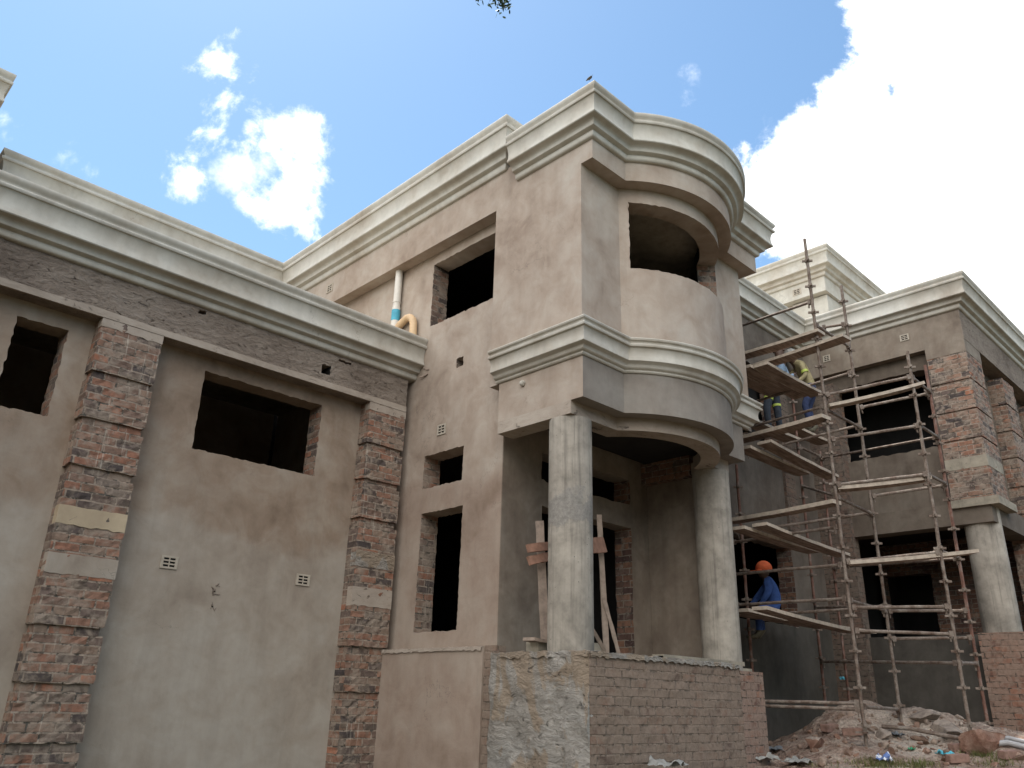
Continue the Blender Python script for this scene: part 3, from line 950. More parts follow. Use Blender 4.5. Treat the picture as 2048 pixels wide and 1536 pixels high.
def ground_z(x, y):
    r = math.hypot(x, y)
    z = -1.6 + (1.6 - 0.60) * ss(3.0, 8.2, r) if x + y > 0 else -1.6
    z -= 0.4 * ss(5.6, 7.0, y) * (1 - ss(5.4, 6.2, x))
    for hx, hy, a, s in HEAPS:
        z += a * math.exp(-((x - hx) ** 2 + (y - hy) ** 2) / (2 * s * s))
    if 8.6 < r < 16 and x > 4:
        w = ss(8.6, 9.4, r) * (1 - ss(14, 16, r))
        z += w * (0.05 * noise.noise((x * 2.3, y * 2.3, 0)) + 0.035 * noise.noise((x * 6, y * 6, 4)) + 0.018 * noise.noise((x * 15, y * 15, 8)))
    return z


xs = [-900, -300, -100, -40, -20, -10] + [-6 + 0.5 * k for k in range(26)] + [7 + 0.05 * k for k in range(140)] + [14.2, 15, 17, 20, 30, 60, 150, 400, 1200]
ys = [-900, -300, -100, -40, -15, -8] + [-4 + 0.5 * k for k in range(11)] + [1.5 + 0.05 * k for k in range(96)] + [6.4, 7, 8, 9, 10, 12, 15, 25, 60, 150, 400, 1200]
bm = bmesh.new()
gv = [[bm.verts.new((x, y, ground_z(x, y))) for y in ys] for x in xs]
for i in range(len(xs) - 1):
    for j in range(len(ys) - 1):
        bm.faces.new((gv[i][j], gv[i + 1][j], gv[i + 1][j + 1], gv[i][j + 1]))
tag(link('ground', bm, M['soil'], None, 60), kind='structure')


# ------------------------------------------------------------------ unseen trees added to block low sky light
M['bark'] = simple('bark', (0.11, 0.08, 0.06), 0.95, var=0.35, scale=20, bump=0.6)
g = G('leaf', 0.7)
oi = g.n('ShaderNodeNewGeometry').outputs['Random Per Island']
M['leaf'] = g.done(g.ramp(oi, [(0, (0.025, 0.045, 0.015)), (0.5, (0.05, 0.085, 0.025)), (1, (0.085, 0.12, 0.035))]))


def tree(x, y, z, h, cr, seed, label):
    rnd = random.Random(seed)
    t = empty('tree', (x, y, z))
    tag(t, label, 'tree', 'unseen trees added to block low sky light')
    bm = bmesh.new()
    add_tube(bm, [(0, 0, -0.3), (0.1, 0.05, h * 0.25), (0.0, 0.15, h * 0.5), (0.1, 0.1, h * 0.8)], [0.28, 0.22, 0.15, 0.04], 8)
    tips = []
    for k in range(9):
        a = k * 2.4 + rnd.random(); l = cr * rnd.uniform(0.6, 0.95); zz = h * rnd.uniform(0.3, 0.6)
        e = Vector((l * math.cos(a), l * math.sin(a), zz + l * rnd.uniform(0.3, 0.9)))
        add_tube(bm, [(0, 0.1, zz), e * 0.5 + Vector((0, 0, zz * 0.5)), e], [0.1, 0.06, 0.015], 6)
        tips.append(e)
    o = link('trunk', bm, M['bark'], t); o.location = (0, 0, 0)
    bm = bmesh.new()
    for k in range(2600):
        c = Vector((0, 0, h * 0.62)); q = Vector((rnd.gauss(0, 1), rnd.gauss(0, 1), rnd.gauss(0, 1))).normalized()
        rr = rnd.uniform(0.35, 1) ** 0.5
        p = c + Vector((q.x * cr, q.y * cr, q.z * h * 0.36)) * rr * (0.75 + 0.5 * noise.noise(q * 2.2 + Vector((seed, 0, 0))))
        n = Vector((rnd.gauss(0, 1), rnd.gauss(0, 1), rnd.gauss(0, 1))).normalized(); a = n.orthogonal().normalized(); b = n.cross(a)
        s1 = rnd.uniform(0.14, 0.3); s2 = s1 * 0.45
        bm.faces.new([bm.verts.new(p + v) for v in (a * s1, b * s2 + a * s1 * 0.2, -a * s1, -b * s2 + a * s1 * 0.2)])
    o = link('crown', bm, M['leaf'], t); o.location = (0, 0, 0)
    return t


for k, (x, y, h, cr, lb) in enumerate([(2.5, -6.5, 8.5, 3.3, 'broad dark unseen tree behind the photographer on the open side'), (8.0, -6.2, 8.0, 3.2, 'round dense unseen tree across the yard from the porch'),
                                       (14.5, -8.0, 8.5, 3.2, 'bushy unseen tree across the yard from the right wing'), (-3.2, -4.5, 8.0, 3.0, 'tall leafy unseen tree close behind the photographer'), (-6.5, -0.5, 7.0, 2.8, 'lower spreading unseen tree at the left behind the photographer'), (-10, 4.5, 11.0, 3.8, 'tall unseen tree standing off to the left of the low wing'), (-9.5, 10.5, 11.0, 3.8, 'tall unseen tree beyond the left end of the low wing')]):
    tree(x, y, -1.6, h, cr, k + 1, lb)
# ------------------------------------------------------------------ scaffold
def project(p):
    v = [sum(CR[k][i] * p[i] for i in range(3)) for k in range(3)]
    return 1024 + F * v[0] / v[2], 768 + F * v[1] / v[2]


POLES = {'a': (9.6, 4.147, -0.45, 6.06), 'b': (10.75, 4.185, -0.62, 5.80), 'c': (10.46, 3.337, -0.42, 4.40), 'd': (11.52, 3.468, -0.40, 4.57),
         'e': (10.2, 5.81, -0.5, 3.25), 'f': (11.75, 5.59, -0.4, 4.80), 'h': (12.55, 5.60, -0.4, 3.95)}


def lvl(p, row):
    """height at which pole p crosses a given row of the photograph"""
    x, y = POLES[p][:2]
    lo, hi = -2.0, 9.0
    for _ in range(40):
        mid = (lo + hi) / 2
        if project((x, y, mid))[1] > row: lo = mid
        else: hi = mid
    return Vector((x, y, lo))


g = G('weathered_tube', 0.75)
g.b.inputs['Metallic'].default_value = 0.15
nn = g.noise(9, 5, 0.7)
n5 = g.noise(45, 4, 0.6)
cc = g.ramp(nn, [(0.34, (0.10, 0.064, 0.048)), (0.46, (0.165, 0.125, 0.10)), (0.58, (0.225, 0.185, 0.155)), (0.72, (0.29, 0.255, 0.22))])
cc = g.mix(0.3, cc, g.ramp(n5, [(0.35, 0.5), (0.5, 1.0), (0.65, 1.3)]), 'MULTIPLY')
M['tube'] = g.done(cc, g.bump(n5, 0.15, 0.003))
g = G('red_tube', 0.7)
nn = g.noise(7, 5, 0.7)
M['red_tube'] = g.done(g.ramp(nn, [(0.35, (0.085, 0.05, 0.04)), (0.5, (0.17, 0.085, 0.062)), (0.66, (0.22, 0.165, 0.14))]), g.bump(nn, 0.2, 0.005))
g = G('scaffold_board', 0.9)
px_, py_, pz_ = g.sep(g.pos)
wv = g.noise(1.0, 5, 0.65, vec=g.vec(g.math('MULTIPLY', px_, 3.0), g.math('MULTIPLY', py_, 26.0), g.math('MULTIPLY', pz_, 30.0)))
M['board'] = g.done(g.mix(0.5, g.ramp(wv, [(0.3, (0.14, 0.095, 0.07)), (0.5, (0.25, 0.185, 0.145)), (0.7, (0.34, 0.275, 0.225))]), g.ramp(g.noise(6, 4), [(0.3, 0.6), (0.6, 1.2)]), 'MULTIPLY'), g.bump(wv, 0.3, 0.004))
M['lit_edge'] = simple('lit_sawn_edge', (0.40, 0.335, 0.27), 0.9, var=0.3, scale=16)
M['old_wood'] = simple('grey_brown_wood', (0.30, 0.235, 0.19), 0.9, var=0.3, scale=14)
M['red_wood'] = simple('reddish_wood', (0.27, 0.15, 0.105), 0.9, var=0.3, scale=14)

scaf = empty('scaffold', (POLES['a'][0], POLES['a'][1], -0.4))
tag(scaf, 'rusty tube scaffold with cup joints standing in the corner by the right wing', 'scaffold')


def SP(o):
    o.location = -scaf.location
    return o


cup_me = None
for key, (x, y, z0, z1) in POLES.items():
    bm = bmesh.new()
    k = 24
    add_tube(bm, [(x + 0.004 * noise.noise((j * 0.5, x, 0)), y + 0.004 * noise.noise((j * 0.5, y, 3)), z0 + (z1 - z0) * j / k) for j in range(k + 1)], 0.0205, 10)
    pole = SP(link('standard', bm, M['red_tube' if key in 'defh' else 'tube'], scaf, 40))
    z = z0 + 0.28
    while z < z1 - 0.03:
        if cup_me is None:
            b2 = bmesh.new()
            add_tube(b2, [(0, 0, -0.02), (0, 0, 0.03)], 0.03, 10)
            for a in range(4):          # four lugs of the joint
                c, s = math.cos(a * PI / 2 + 0.6), math.sin(a * PI / 2 + 0.6)
                pr = [(c * 0.026 - s * 0.012, s * 0.026 + c * 0.012), (c * 0.068 - s * 0.012, s * 0.068 + c * 0.012), (c * 0.068 + s * 0.012, s * 0.068 - c * 0.012), (c * 0.026 + s * 0.012, s * 0.026 - c * 0.012)]
                add_prism(b2, pr, -0.012, 0.014)
            cup = link('coupler', b2, M['tube'], pole)
            cup_me = cup.data
        else:
            cup = bpy.data.objects.new('coupler', cup_me)
            C.objects.link(cup)
            cup.parent = pole
        cup.location = (x, y, z)
        z += 0.392
    if key in 'ab':                     # base plate at the foot
        b2 = bmesh.new()
        zb = z0 + (0.20 if key == 'a' else 0.06)
        add_box(b2, x - 0.09, x + 0.09, y - 0.07, y + 0.07, zb, zb + 0.02)
        link('base_plate', b2, M['tube'], pole)


def tube(a, b, name='ledger', r=0.0195, clip=True, mat='tube'):
    a, b = Vector(a), Vector(b)
    d = (b - a)
    bm = bmesh.new()
    off = d.normalized() * 0.03
    add_tube(bm, [a + off + d * (k / 6) * 0.985 + Vector((0, 0, 0.004 * noise.noise((k * 1.3, a.x, b.y)))) for k in range(7)], r, 8)
    if clip:                            # wedge clamps at the ends
        for e, sgn in ((a, 1), (b, -1)):
            q = e + d.normalized() * 0.045 * sgn
            M4 = Matrix.Translation(q) @ d.to_track_quat('X', 'Z').to_matrix().to_4x4()
            bmesh.ops.create_cube(bm, size=1, matrix=M4 @ Matrix.Diagonal((0.05, 0.05, 0.065, 1)))
            bmesh.ops.create_cube(bm, size=1, matrix=M4 @ Matrix.Translation((0.0, 0.015, -0.035)) @ Matrix.Diagonal((0.012, 0.02, 0.10, 1)))
    return SP(link(name, bm, M[mat], scaf, 40))


RY = 5.80
for p, row, ex, ey in (('a', 603, 1470, 656), ('b', 744, 1470, 815), ('a', 812, 1470, 863), ('b', 850, 1490, 908), ('b', 1025, 1470, 1066), ('a', 1053, 1462, 1085),
                       ('a', 1129, 1462, 1149), ('a', 1197, 1468, 1210), ('b', 1214, 1510, 1230)):
    tube(lvl(p, row), at(ex, ey, 'y', RY))
for dz, row, er in ((0, 1407, 1402), (1, 1419, 1411)):
    tube(lvl('a', row), at(1512, er, 'y', 5.3))
for p, r1, q, r2, nm in (('a', 649, 'b', 694, 'transom'), ('a', 818, 'b', 856, 'transom'), ('a', 993, 'b', 1029, 'transom'), ('a', 1200, 'b', 1221, 'transom'), ('a', 1413, 'b', 1419, 'transom'),
                         ('c', 754, 'd', 783, 'transom'), ('c', 851, 'd', 874, 'transom'), ('c', 949, 'd', 967, 'transom'), ('c', 1102, 'd', 1115, 'transom'), ('c', 1326, 'd', 1327, 'transom'),
                         ('f', 892, 'h', 913, 'transom'), ('f', 972, 'a', 992, 'ledger'), ('f', 1215, 'b', 1213, 'ledger'), ('f', 1323, 'c', 1326, 'ledger'),
                         ('a', 791, 'c', 753, 'ledger'), ('b', 816, 'd', 786, 'ledger'), ('a', 879, 'c', 851, 'ledger'), ('h', 917, 'd', 874, 'ledger'), ('a', 970, 'c', 948, 'ledger'),
                         ('b', 993, 'd', 970, 'ledger'), ('a', 1124, 'c', 1104, 'ledger'), ('h', 1135, 'd', 1117, 'ledger'), ('a', 1215, 'c', 1213, 'ledger'), ('b', 1222, 'd', 1221, 'ledger'),
                         ('a', 1261, 'c', 1268, 'ledger'), ('b', 1278, 'd', 1275, 'ledger')):
    tube(lvl(p, r1), lvl(q, r2), nm)
tube(lvl('b', 648), lvl('b', 648) + Vector((-0.14, 0.32, -0.01)), 'ledger')


def board(name, a, b, w, t, label, cat='board', group=None, mat='board', up=None, seed=0):
    """a plank from a to b, slightly sagging, with worn edges"""
    a, b = Vector(a), Vector(b)
    d = (b - a); L = d.length; d.normalize()
    side = d.cross(Vector((0, 0, 1)) if up is None else Vector(up)).normalized()
    n = side.cross(d)
    c = (a + b) / 2
    bm = bmesh.new()
    rows = []
    K = 10
    for k in range(K + 1):
        s = -L / 2 + L * k / K
        j = [0.006 * noise.noise((k * 0.9, seed + q * 5.0, L)) for q in range(4)]
        sag = -0.012 * (1 - (2 * k / K - 1) ** 2)
        rows.append([bm.verts.new(d * s + side * (w / 2 + j[0]) * u + n * (t / 2 * v + sag + j[2] * 0.3)) for u, v in ((-1, -1), (1, -1), (1, 1), (-1, 1))])
    for k in range(K):
        for q in range(4):
            f_ = bm.faces.new((rows[k][q], rows[k][(q + 1) % 4], rows[k + 1][(q + 1) % 4], rows[k + 1][q]))
            f_.material_index = q % 2          # pale sawn edges, lightened further to paint in the light along them
    for r_ in (rows[0], rows[-1]):
        bm.faces.new(r_).material_index = 1
    o = link(name, bm, [M[mat], M['lit_edge'] if mat == 'board' else M[mat]])
    o.location = c
    tag(o, label, cat, group)
    return o


BG = 'boards laid on the scaffold'
z1 = lvl('a', 668).z; z2 = lvl('a', 690).z
board('scaffold_board', at(1468, 717, 'z', z1), at(1643, 664, 'z', z1), 0.20, 0.04, 'highest dark board crossing from the bay to the tall pole', group=BG, seed=1)
board('scaffold_board', at(1468, 748, 'z', z2), at(1694, 674, 'z', z2), 0.21, 0.04, 'long dark board just under the highest board of the scaffold', group=BG, seed=2)
for k, (xa, xb, lb) in enumerate(((9.38, 10.98, 'front board of the upper working platform below the khaki jacket'), (9.3, 10.9, 'middle board of the upper working platform seen from below'), (9.22, 10.6, 'rear board of the upper working platform nearest the dark window'))):
    board('scaffold_board', (xa, 4.86 + 0.215 * k, 4.30 - 0.008 * k), (xb, 4.84 + 0.215 * k, 4.31), 0.205, 0.042, lb, group=BG, seed=3 + k)
z3 = lvl('a', 836).z
board('scaffold_board', at(1470, 882, 'z', z3), at(1653, 834, 'z', z3), 0.22, 0.05, 'heavy dark plank running from the string course to the tall pole', group=BG, seed=7)
board('scaffold_board', (9.45, 4.95, 3.24), (11.3, 4.90, 3.13), 0.20, 0.04, 'sloping board with a bright edge below the crouching worker', group=BG, seed=8)
board('scaffold_board', (9.3, 5.17, 3.17), (10.9, 5.14, 3.14), 0.20, 0.04, 'sloping board with a broken end tucked behind the bay', group=BG, seed=9)
z4 = lvl('a', 1004).z
board('scaffold_board', at(1452, 1044, 'z', z4), at(1674, 1004, 'z', z4), 0.19, 0.05, 'single thick plank above the column at mid height', group=BG, seed=10)
board('scaffold_board', (9.1, 4.93, 2.09), (11.3, 4.88, 2.0), 0.20, 0.04, 'front board of the middle platform with a bright edge', group=BG, seed=11)
board('scaffold_board', (8.95, 5.15, 2.05), (10.9, 5.12, 2.02), 0.20, 0.04, 'rear board of the middle platform seen from below', group=BG, seed=12)
board('scaffold_board', (9.02, 4.98, 1.085), (11.35, 4.93, 0.985), 0.20, 0.042, 'lowest platform board in front of the seated worker', group=BG, seed=13)
board('scaffold_board', (10.1, 5.2, 1.06), (12.15, 5.0, 1.03), 0.20, 0.042, 'lowest board slipped to the right past the pole', group=BG, seed=14)
board('scaffold_board', (9.25, 5.36, 1.10), (11.4, 5.34, 1.06), 0.21, 0.042, 'inner lowest board between the front and the seat board', group=BG, seed=15)
board('scaffold_board', (9.25, 5.62, 1.12), (11.5, 5.62, 1.12), 0.22, 0.042, 'lowest board carrying the worker in blue overalls', group=BG, seed=16)
board('scaffold_board', (10.2, 5.66, 3.93), (11.72, 5.62, 3.93), 0.24, 0.042, 'board under the feet of the worker in the light blue shirt', group=BG, seed=17)
board('scaffold_board', (11.6, 5.68, 4.18), (12.9, 5.66, 4.18), 0.24, 0.042, 'board under the feet of the worker in the khaki jacket', group=BG, seed=18)
a, b = lvl('a', 812), lvl('c', 770)
board('scaffold_board', a + Vector((0.06, 0, 0)), b + (b - a) * 0.08 + Vector((0.06, 0, 0)), 0.17, 0.04, 'top pale board across the upper window of the right wing', group=BG, seed=19)
a, b = lvl('a', 972) - Vector((0, 0, 0.02)), lvl('c', 953)
board('scaffold_board', a + Vector((0.09, 0.05, 0)), b + Vector((0.12, 0.05, 0)), 0.21, 0.042, 'thick board below the upper window of the right wing', group=BG, seed=20)
a, b = lvl('a', 1126), lvl('c', 1106)
board('scaffold_board', a + Vector((0.06, 0, 0)), b + (b - a) * 0.30 + Vector((0.16, 0, 0)), 0.20, 0.042, 'reddish board sticking out past the poles towards the round column', group=BG, seed=21)

# ------------------------------------------------------------------ people
M['skin'] = simple('dark_skin', (0.075, 0.042, 0.028), 0.55, var=0.1)
M['overall'] = simple('blue_overalls', (0.045, 0.095, 0.28), 0.9, var=0.25, scale=18, bump=0.5)
M['cap'] = simple('orange_cap', (0.62, 0.13, 0.05), 0.8, var=0.15)
M['boot'] = simple('dusty_boot', (0.12, 0.11, 0.08), 0.9, var=0.3)
M['shirt'] = simple('light_blue_shirt', (0.20, 0.27, 0.36), 0.9, var=0.3, scale=22, bump=0.6)
M['trouser'] = simple('dark_trousers', (0.035, 0.042, 0.055), 0.9, var=0.3, scale=20, bump=0.5)
M['khaki'] = simple('khaki_jacket', (0.28, 0.235, 0.13), 0.9, var=0.35, scale=22, bump=0.6)
M['denim'] = simple('blue_jeans', (0.03, 0.042, 0.095), 0.9, var=0.3, scale=20, bump=0.5)
M['hat'] = simple('grey_hat', (0.27, 0.26, 0.24), 0.9, var=0.3)
M['hivis'] = simple('yellow_reflective_band', (0.42, 0.50, 0.10), 0.6, var=0.1)

RIGHT = Vector((CR[0][0], CR[0][1], 0)).normalized()
AWAY = Vector((CR[2][0], CR[2][1], 0)).normalized()
UP = Vector((0, 0, 1))


def seg_dist(c, a, b):
    d = b - a
    k = max(0.0, min(1.0, (c - a).dot(d) / max(1e-9, d.length_squared)))
    return (c - a - d * k).length


def skin_mesh(name, verts, edges, rad, mats, pick, root=0, sub=2):
    """grow one continuous body round a skeleton; pick[i] = material index of joint i"""
    me = bpy.data.meshes.new(name)
    me.from_pydata([tuple(v) for v in verts], edges, [])
    o = bpy.data.objects.new(name, me)
    C.objects.link(o)
    o.modifiers.new('s', 'SKIN')
    ss_ = o.modifiers.new('u', 'SUBSURF'); ss_.levels = sub; ss_.render_levels = sub
    for i, sv in enumerate(me.skin_vertices[0].data):
        r_ = rad[i]
        sv.radius = r_ if isinstance(r_, tuple) else (r_, r_)
        sv.use_root = (i == root)
    dg = bpy.context.evaluated_depsgraph_get()
    nm = bpy.data.meshes.new_from_object(o.evaluated_get(dg))
    bpy.data.objects.remove(o)
    bpy.data.meshes.remove(me)
    nm.name = name
    nm.materials.clear()
    for mt in mats: nm.materials.append(mt)
    for p in nm.polygons:
        c = p.center
        best = min(edges, key=lambda e: seg_dist(c, Vector(verts[e[0]]), Vector(verts[e[1]])))
        p.material_index = pick[best[1]]
        p.use_smooth = True
    ob = bpy.data.objects.new(name, nm)
    C.objects.link(ob)
    return ob


def person(origin, k, J, label, group, cols):
    """J: joint -> (dx, dy, depth) in photograph pixels / metres from origin, k pixels per metre"""
    def pt(q): return RIGHT * (q[0] / k) + UP * (-q[1] / k) + AWAY * q[2]
    s = 165 / k * 0 + J.get('s', 0.8)
    names = ['pelvis', 'spine', 'chest', 'neck', 'head', 'crown']
    V = [pt(J[n]) for n in names]
    E_ = [(0, 1), (1, 2), (2, 3), (3, 4), (4, 5)]
    rad = [(0.135 * s, 0.11 * s), (0.13 * s, 0.10 * s), (0.155 * s, 0.115 * s), (0.055 * s, 0.055 * s), (0.085 * s, 0.098 * s), (0.07 * s, 0.08 * s)]
    pick = [cols['leg'], cols['top'], cols['top'], 0, 0, 0]

    def add(p, par, r, mi):
        V.append(p); E_.append((par, len(V) - 1)); rad.append(r); pick.append(mi)
        return len(V) - 1
    for sd in ('l', 'r'):
        a = add(pt(J['shoulder_' + sd]), 2, 0.062 * s, cols['top'])
        b_ = add(pt(J['elbow_' + sd]), a, 0.05 * s, cols['top'])
        w_ = add(pt(J['wrist_' + sd]), b_, 0.032 * s, cols['top'])
        hd = (pt(J['wrist_' + sd]) - pt(J['elbow_' + sd])).normalized()
        pm = add(pt(J['wrist_' + sd]) + hd * 0.07 * s, w_, (0.034 * s, 0.018 * s), 0)
        sd_v = hd.cross(UP if abs(hd.z) < 0.9 else RIGHT).normalized()
        for f in range(4):
            r0 = pt(J['wrist_' + sd]) + hd * 0.085 * s + sd_v * (f - 1.5) * 0.018 * s
            i1 = add(r0 + hd * 0.03 * s, pm, 0.0085 * s, 0)
            i2 = add(r0 + hd * (0.055 + 0.008 * (f in (1, 2))) * s + Vector((0, 0, -0.018 * s)), i1, 0.007 * s, 0)
        th = add(pt(J['wrist_' + sd]) + hd * 0.05 * s + sd_v * 0.045 * s, w_, 0.009 * s, 0)
        h = add(pt(J['hip_' + sd]), 0, 0.09 * s, cols['leg'])
        kn = add(pt(J['knee_' + sd]), h, 0.066 * s, cols['leg'])
        an = add(pt(J['ankle_' + sd]), kn, 0.048 * s, cols['leg'])
    t = empty('person', origin)
    tag(t, label, 'person', group)
    body = skin_mesh('body', V, E_, rad, cols['mats'], pick)
    body.parent = t
    # face: nose and ears
    fd = pt(J['face']).normalized()
    hc = V[4] * 0.5 + V[5] * 0.5
    bm = bmesh.new()
    sidev = fd.cross(UP).normalized()
    bmesh.ops.create_icosphere(bm, subdivisions=2, radius=0.018 * s, matrix=Matrix.Translation(hc + fd * 0.095 * s - UP * 0.01 * s))
    for q in (-1, 1):
        bmesh.ops.create_icosphere(bm, subdivisions=2, radius=0.022 * s, matrix=Matrix.Translation(hc + sidev * q * 0.085 * s - UP * 0.01 * s))
    face = link('face', bm, M['skin'], t, 60)
    for sd in ('l', 'r'):       # boots
        an, toe = pt(J['ankle_' + sd]), pt(J['toe_' + sd])
        dd = (toe - an); fl = Vector((dd.x, dd.y, 0)).normalized()
        bt = skin_mesh('boot', [an + Vector((0, 0, 0.05 * s)), an - Vector((0, 0, 0.03 * s)), an + fl * 0.10 * s - Vector((0, 0, 0.045 * s)), an + fl * 0.19 * s - Vector((0, 0, 0.055 * s))],
                       [(0, 1), (1, 2), (2, 3)], [0.055 * s, 0.055 * s, (0.046 * s, 0.034 * s), (0.042 * s, 0.026 * s)], [M['boot']], [0, 0, 0, 0], root=1)
        bt.parent = t
    return t, hc, fd, pt, s


def headgear(t, hc, fd, s, mat, name, brim=True, allround=False):
    bm = bmesh.new()
    bmesh.ops.create_uvsphere(bm, u_segments=20, v_segments=12, radius=0.112 * s)
    bmesh.ops.delete(bm, geom=[v for v in bm.verts if v.co.z < -0.03 * s], context='VERTS')
    tq = Matrix.Translation(hc + UP * 0.03 * s - fd * 0.012 * s) @ fd.to_track_quat('X', 'Z').to_matrix().to_4x4()
    bmesh.ops.transform(bm, matrix=tq @ Matrix.Diagonal((1.05, 0.95, 1.0, 1)), verts=bm.verts)
    ring = []
    n = 24
    for k in range(n):
        a = 2 * PI * k / n
        ext = 0.075 if allround else (0.10 * max(0, math.cos(a)) ** 1.2)
        r0, r1 = 0.108 * s, (0.108 + ext) * s
        ring.append([bm.verts.new(tq @ Vector((r * math.cos(a) * 1.05, r * math.sin(a) * 0.95, zz))) for r, zz in ((r0, -0.024 * s), (r1, -0.036 * s), (r1, -0.043 * s), (r0, -0.034 * s))])
    for k in range(n):
        A, B = ring[k], ring[(k + 1) % n]
        for q in range(4):
            bm.faces.new((A[q], A[(q + 1) % 4], B[(q + 1) % 4], B[q]))
    return link(name, bm, mat, t, 50)


def cuff(t, a, b, f0, f1, r, name='reflective_band'):
    bm = bmesh.new()
    p, q = a + (b - a) * f0, a + (b - a) * f1
    add_tube(bm, [p, q], r, 12)
    return link(name, bm, M['hivis'], t, 40)


PG = 'builders on the scaffold'
o0 = at(1547, 1222, 'y', 5.60)
t, hc, fd, pt, s = person(o0, 146, {'s': 0.97, 'pelvis': (0, -10, 0), 'spine': (5, -30, 0), 'chest': (-1, -52, 0.02), 'neck': (-8, -66, 0.04), 'head': (-11, -74, 0.05), 'crown': (-12, -86, 0.05), 'face': (-146, 0, 0.35),
    'shoulder_l': (-8, -54, -0.13), 'elbow_l': (-16, -30, -0.14), 'wrist_l': (-28, -10, -0.06), 'shoulder_r': (2, -56, 0.17), 'elbow_r': (-18, -32, 0.22), 'wrist_r': (-34, -14, 0.2),
    'hip_l': (-3, -4, -0.09), 'knee_l': (-33, -2, -0.07), 'ankle_l': (-33, 44, -0.05), 'toe_l': (-45, 48, -0.05), 'hip_r': (-2, -4, 0.09), 'knee_r': (-24, -1, 0.10), 'ankle_r': (-22, 42, 0.08), 'toe_r': (-34, 46, 0.08)},
    'builder in blue overalls and orange cap sitting on the lowest scaffold board', PG, {'mats': [M['skin'], M['overall']], 'top': 1, 'leg': 1})
headgear(t, hc, fd, s, M['cap'], 'cap')
o1 = at(1545, 780, 'y', 5.66)
t, hc, fd, pt, s = person(o1, 121, {'s': 0.93, 'pelvis': (0, 0, 0), 'spine': (8, -22, 0), 'chest': (17, -47, 0.0), 'neck': (20, -66, 0.0), 'head': (21, -76, 0.02), 'crown': (21, -92, 0.03), 'face': (60, -10, 0.6),
    'shoulder_l': (6, -54, -0.16), 'elbow_l': (-6, -28, -0.16), 'wrist_l': (4, -6, -0.20), 'shoulder_r': (30, -56, 0.14), 'elbow_r': (42, -36, 0.2), 'wrist_r': (54, -46, 0.28),
    'hip_l': (-8, 4, -0.07), 'knee_l': (-18, 42, -0.09), 'ankle_l': (-16, 82, -0.06), 'toe_l': (-6, 88, 0.06), 'hip_r': (6, 4, 0.07), 'knee_r': (8, 42, 0.05), 'ankle_r': (10, 80, 0.08), 'toe_r': (20, 84, 0.2)},
    'builder in a light blue shirt and dark trousers standing by the dark upper window', PG, {'mats': [M['skin'], M['shirt'], M['trouser']], 'top': 1, 'leg': 2})
cuff(t, pt((-8, 4, -0.07)), pt((-18, 42, -0.09)), 0.38, 0.52, 0.079 * s)
cuff(t, pt((6, 4, 0.07)), pt((8, 42, 0.05)), 0.62, 0.74, 0.074 * s)
o2 = at(1624, 776, 'y', 5.66)
t, hc, fd, pt, s = person(o2, 117, {'s': 0.93, 'pelvis': (0, 0, 0), 'spine': (-9, -22, 0), 'chest': (-21, -45, 0.02), 'neck': (-30, -59, 0.03), 'head': (-34, -64, 0.04), 'crown': (-36, -78, 0.04), 'face': (-90, 40, 0.3),
    'shoulder_l': (-24, -46, -0.15), 'elbow_l': (-18, -18, -0.2), 'wrist_l': (-38, -2, -0.16), 'shoulder_r': (-16, -52, 0.16), 'elbow_r': (-36, -30, 0.22), 'wrist_r': (-52, -14, 0.16),
    'hip_l': (-4, 6, -0.08), 'knee_l': (-22, 40, -0.08), 'ankle_l': (-14, 82, -0.06), 'toe_l': (-28, 86, -0.06), 'hip_r': (4, 6, 0.08), 'knee_r': (-8, 42, 0.10), 'ankle_r': (2, 82, 0.08), 'toe_r': (-12, 86, 0.08)},
    'builder in a khaki jacket and grey hat bending over the upper platform', PG, {'mats': [M['skin'], M['khaki'], M['denim']], 'top': 1, 'leg': 2})
headgear(t, hc, fd, s, M['hat'], 'hat', allround=True)
cuff(t, pt((-24, -46, -0.15)), pt((-18, -18, -0.2)), 0.62, 0.80, 0.064 * s)

# ------------------------------------------------------------------ pipe on the tower
M['pvc'] = simple('white_plastic_pipe', (0.62, 0.58, 0.52), 0.45, var=0.12, scale=10)
M['tan_pvc'] = simple('tan_plastic_pipe', (0.60, 0.42, 0.25), 0.5, var=0.1)
M['blue_label'] = simple('blue_pipe_print', (0.07, 0.34, 0.46), 0.5, var=0.15)
pipe = empty('waste_pipe', (5.88, 8.47, 5.1))
tag(pipe, 'white plastic waste pipe with a blue band and tan bend on the tower wall', 'pipe')
xp, yp = 5.895, 8.46
bm = bmesh.new()
add_tube(bm, [(xp, yp, 5.665), (xp, yp, 5.08)], 0.052, 18)
o = link('pipe_run', bm, M['pvc'], pipe, 40); o.location = -pipe.location
bm = bmesh.new(); add_tube(bm, [(xp, yp, 5.08), (xp, yp, 5.02), (xp, yp, 4.80), (xp, yp, 4.70), (xp, yp - 0.03, 4.3)], [0.058, 0.058, 0.058, 0.054, 0.052], 18)
add_tube(bm, [(xp, yp, 5.17), (xp, yp, 5.15)], 0.059, 18)
o = link('socket_bend', bm, M['pvc'], pipe, 40); o.location = -pipe.location
bm = bmesh.new(); add_tube(bm, [(xp, yp, 5.035), (xp, yp, 4.87)], 0.0605, 18)
o = link('blue_band', bm, M['blue_label'], pipe, 40); o.location = -pipe.location
bm = bmesh.new()
pts = [(xp, yp - 0.03, 4.70), (xp, yp - 0.12, 4.775)] + [(xp, 8.17 + 0.16 * math.sin(a) * -1 + 0.02, 4.68 + 0.15 * math.cos(a)) for a in [0.0, 0.35, 0.7, 1.05, 1.4]] + [(xp, 8.02, 4.5), (xp, 8.02, 4.3)]
add_tube(bm, pts, 0.052, 16)
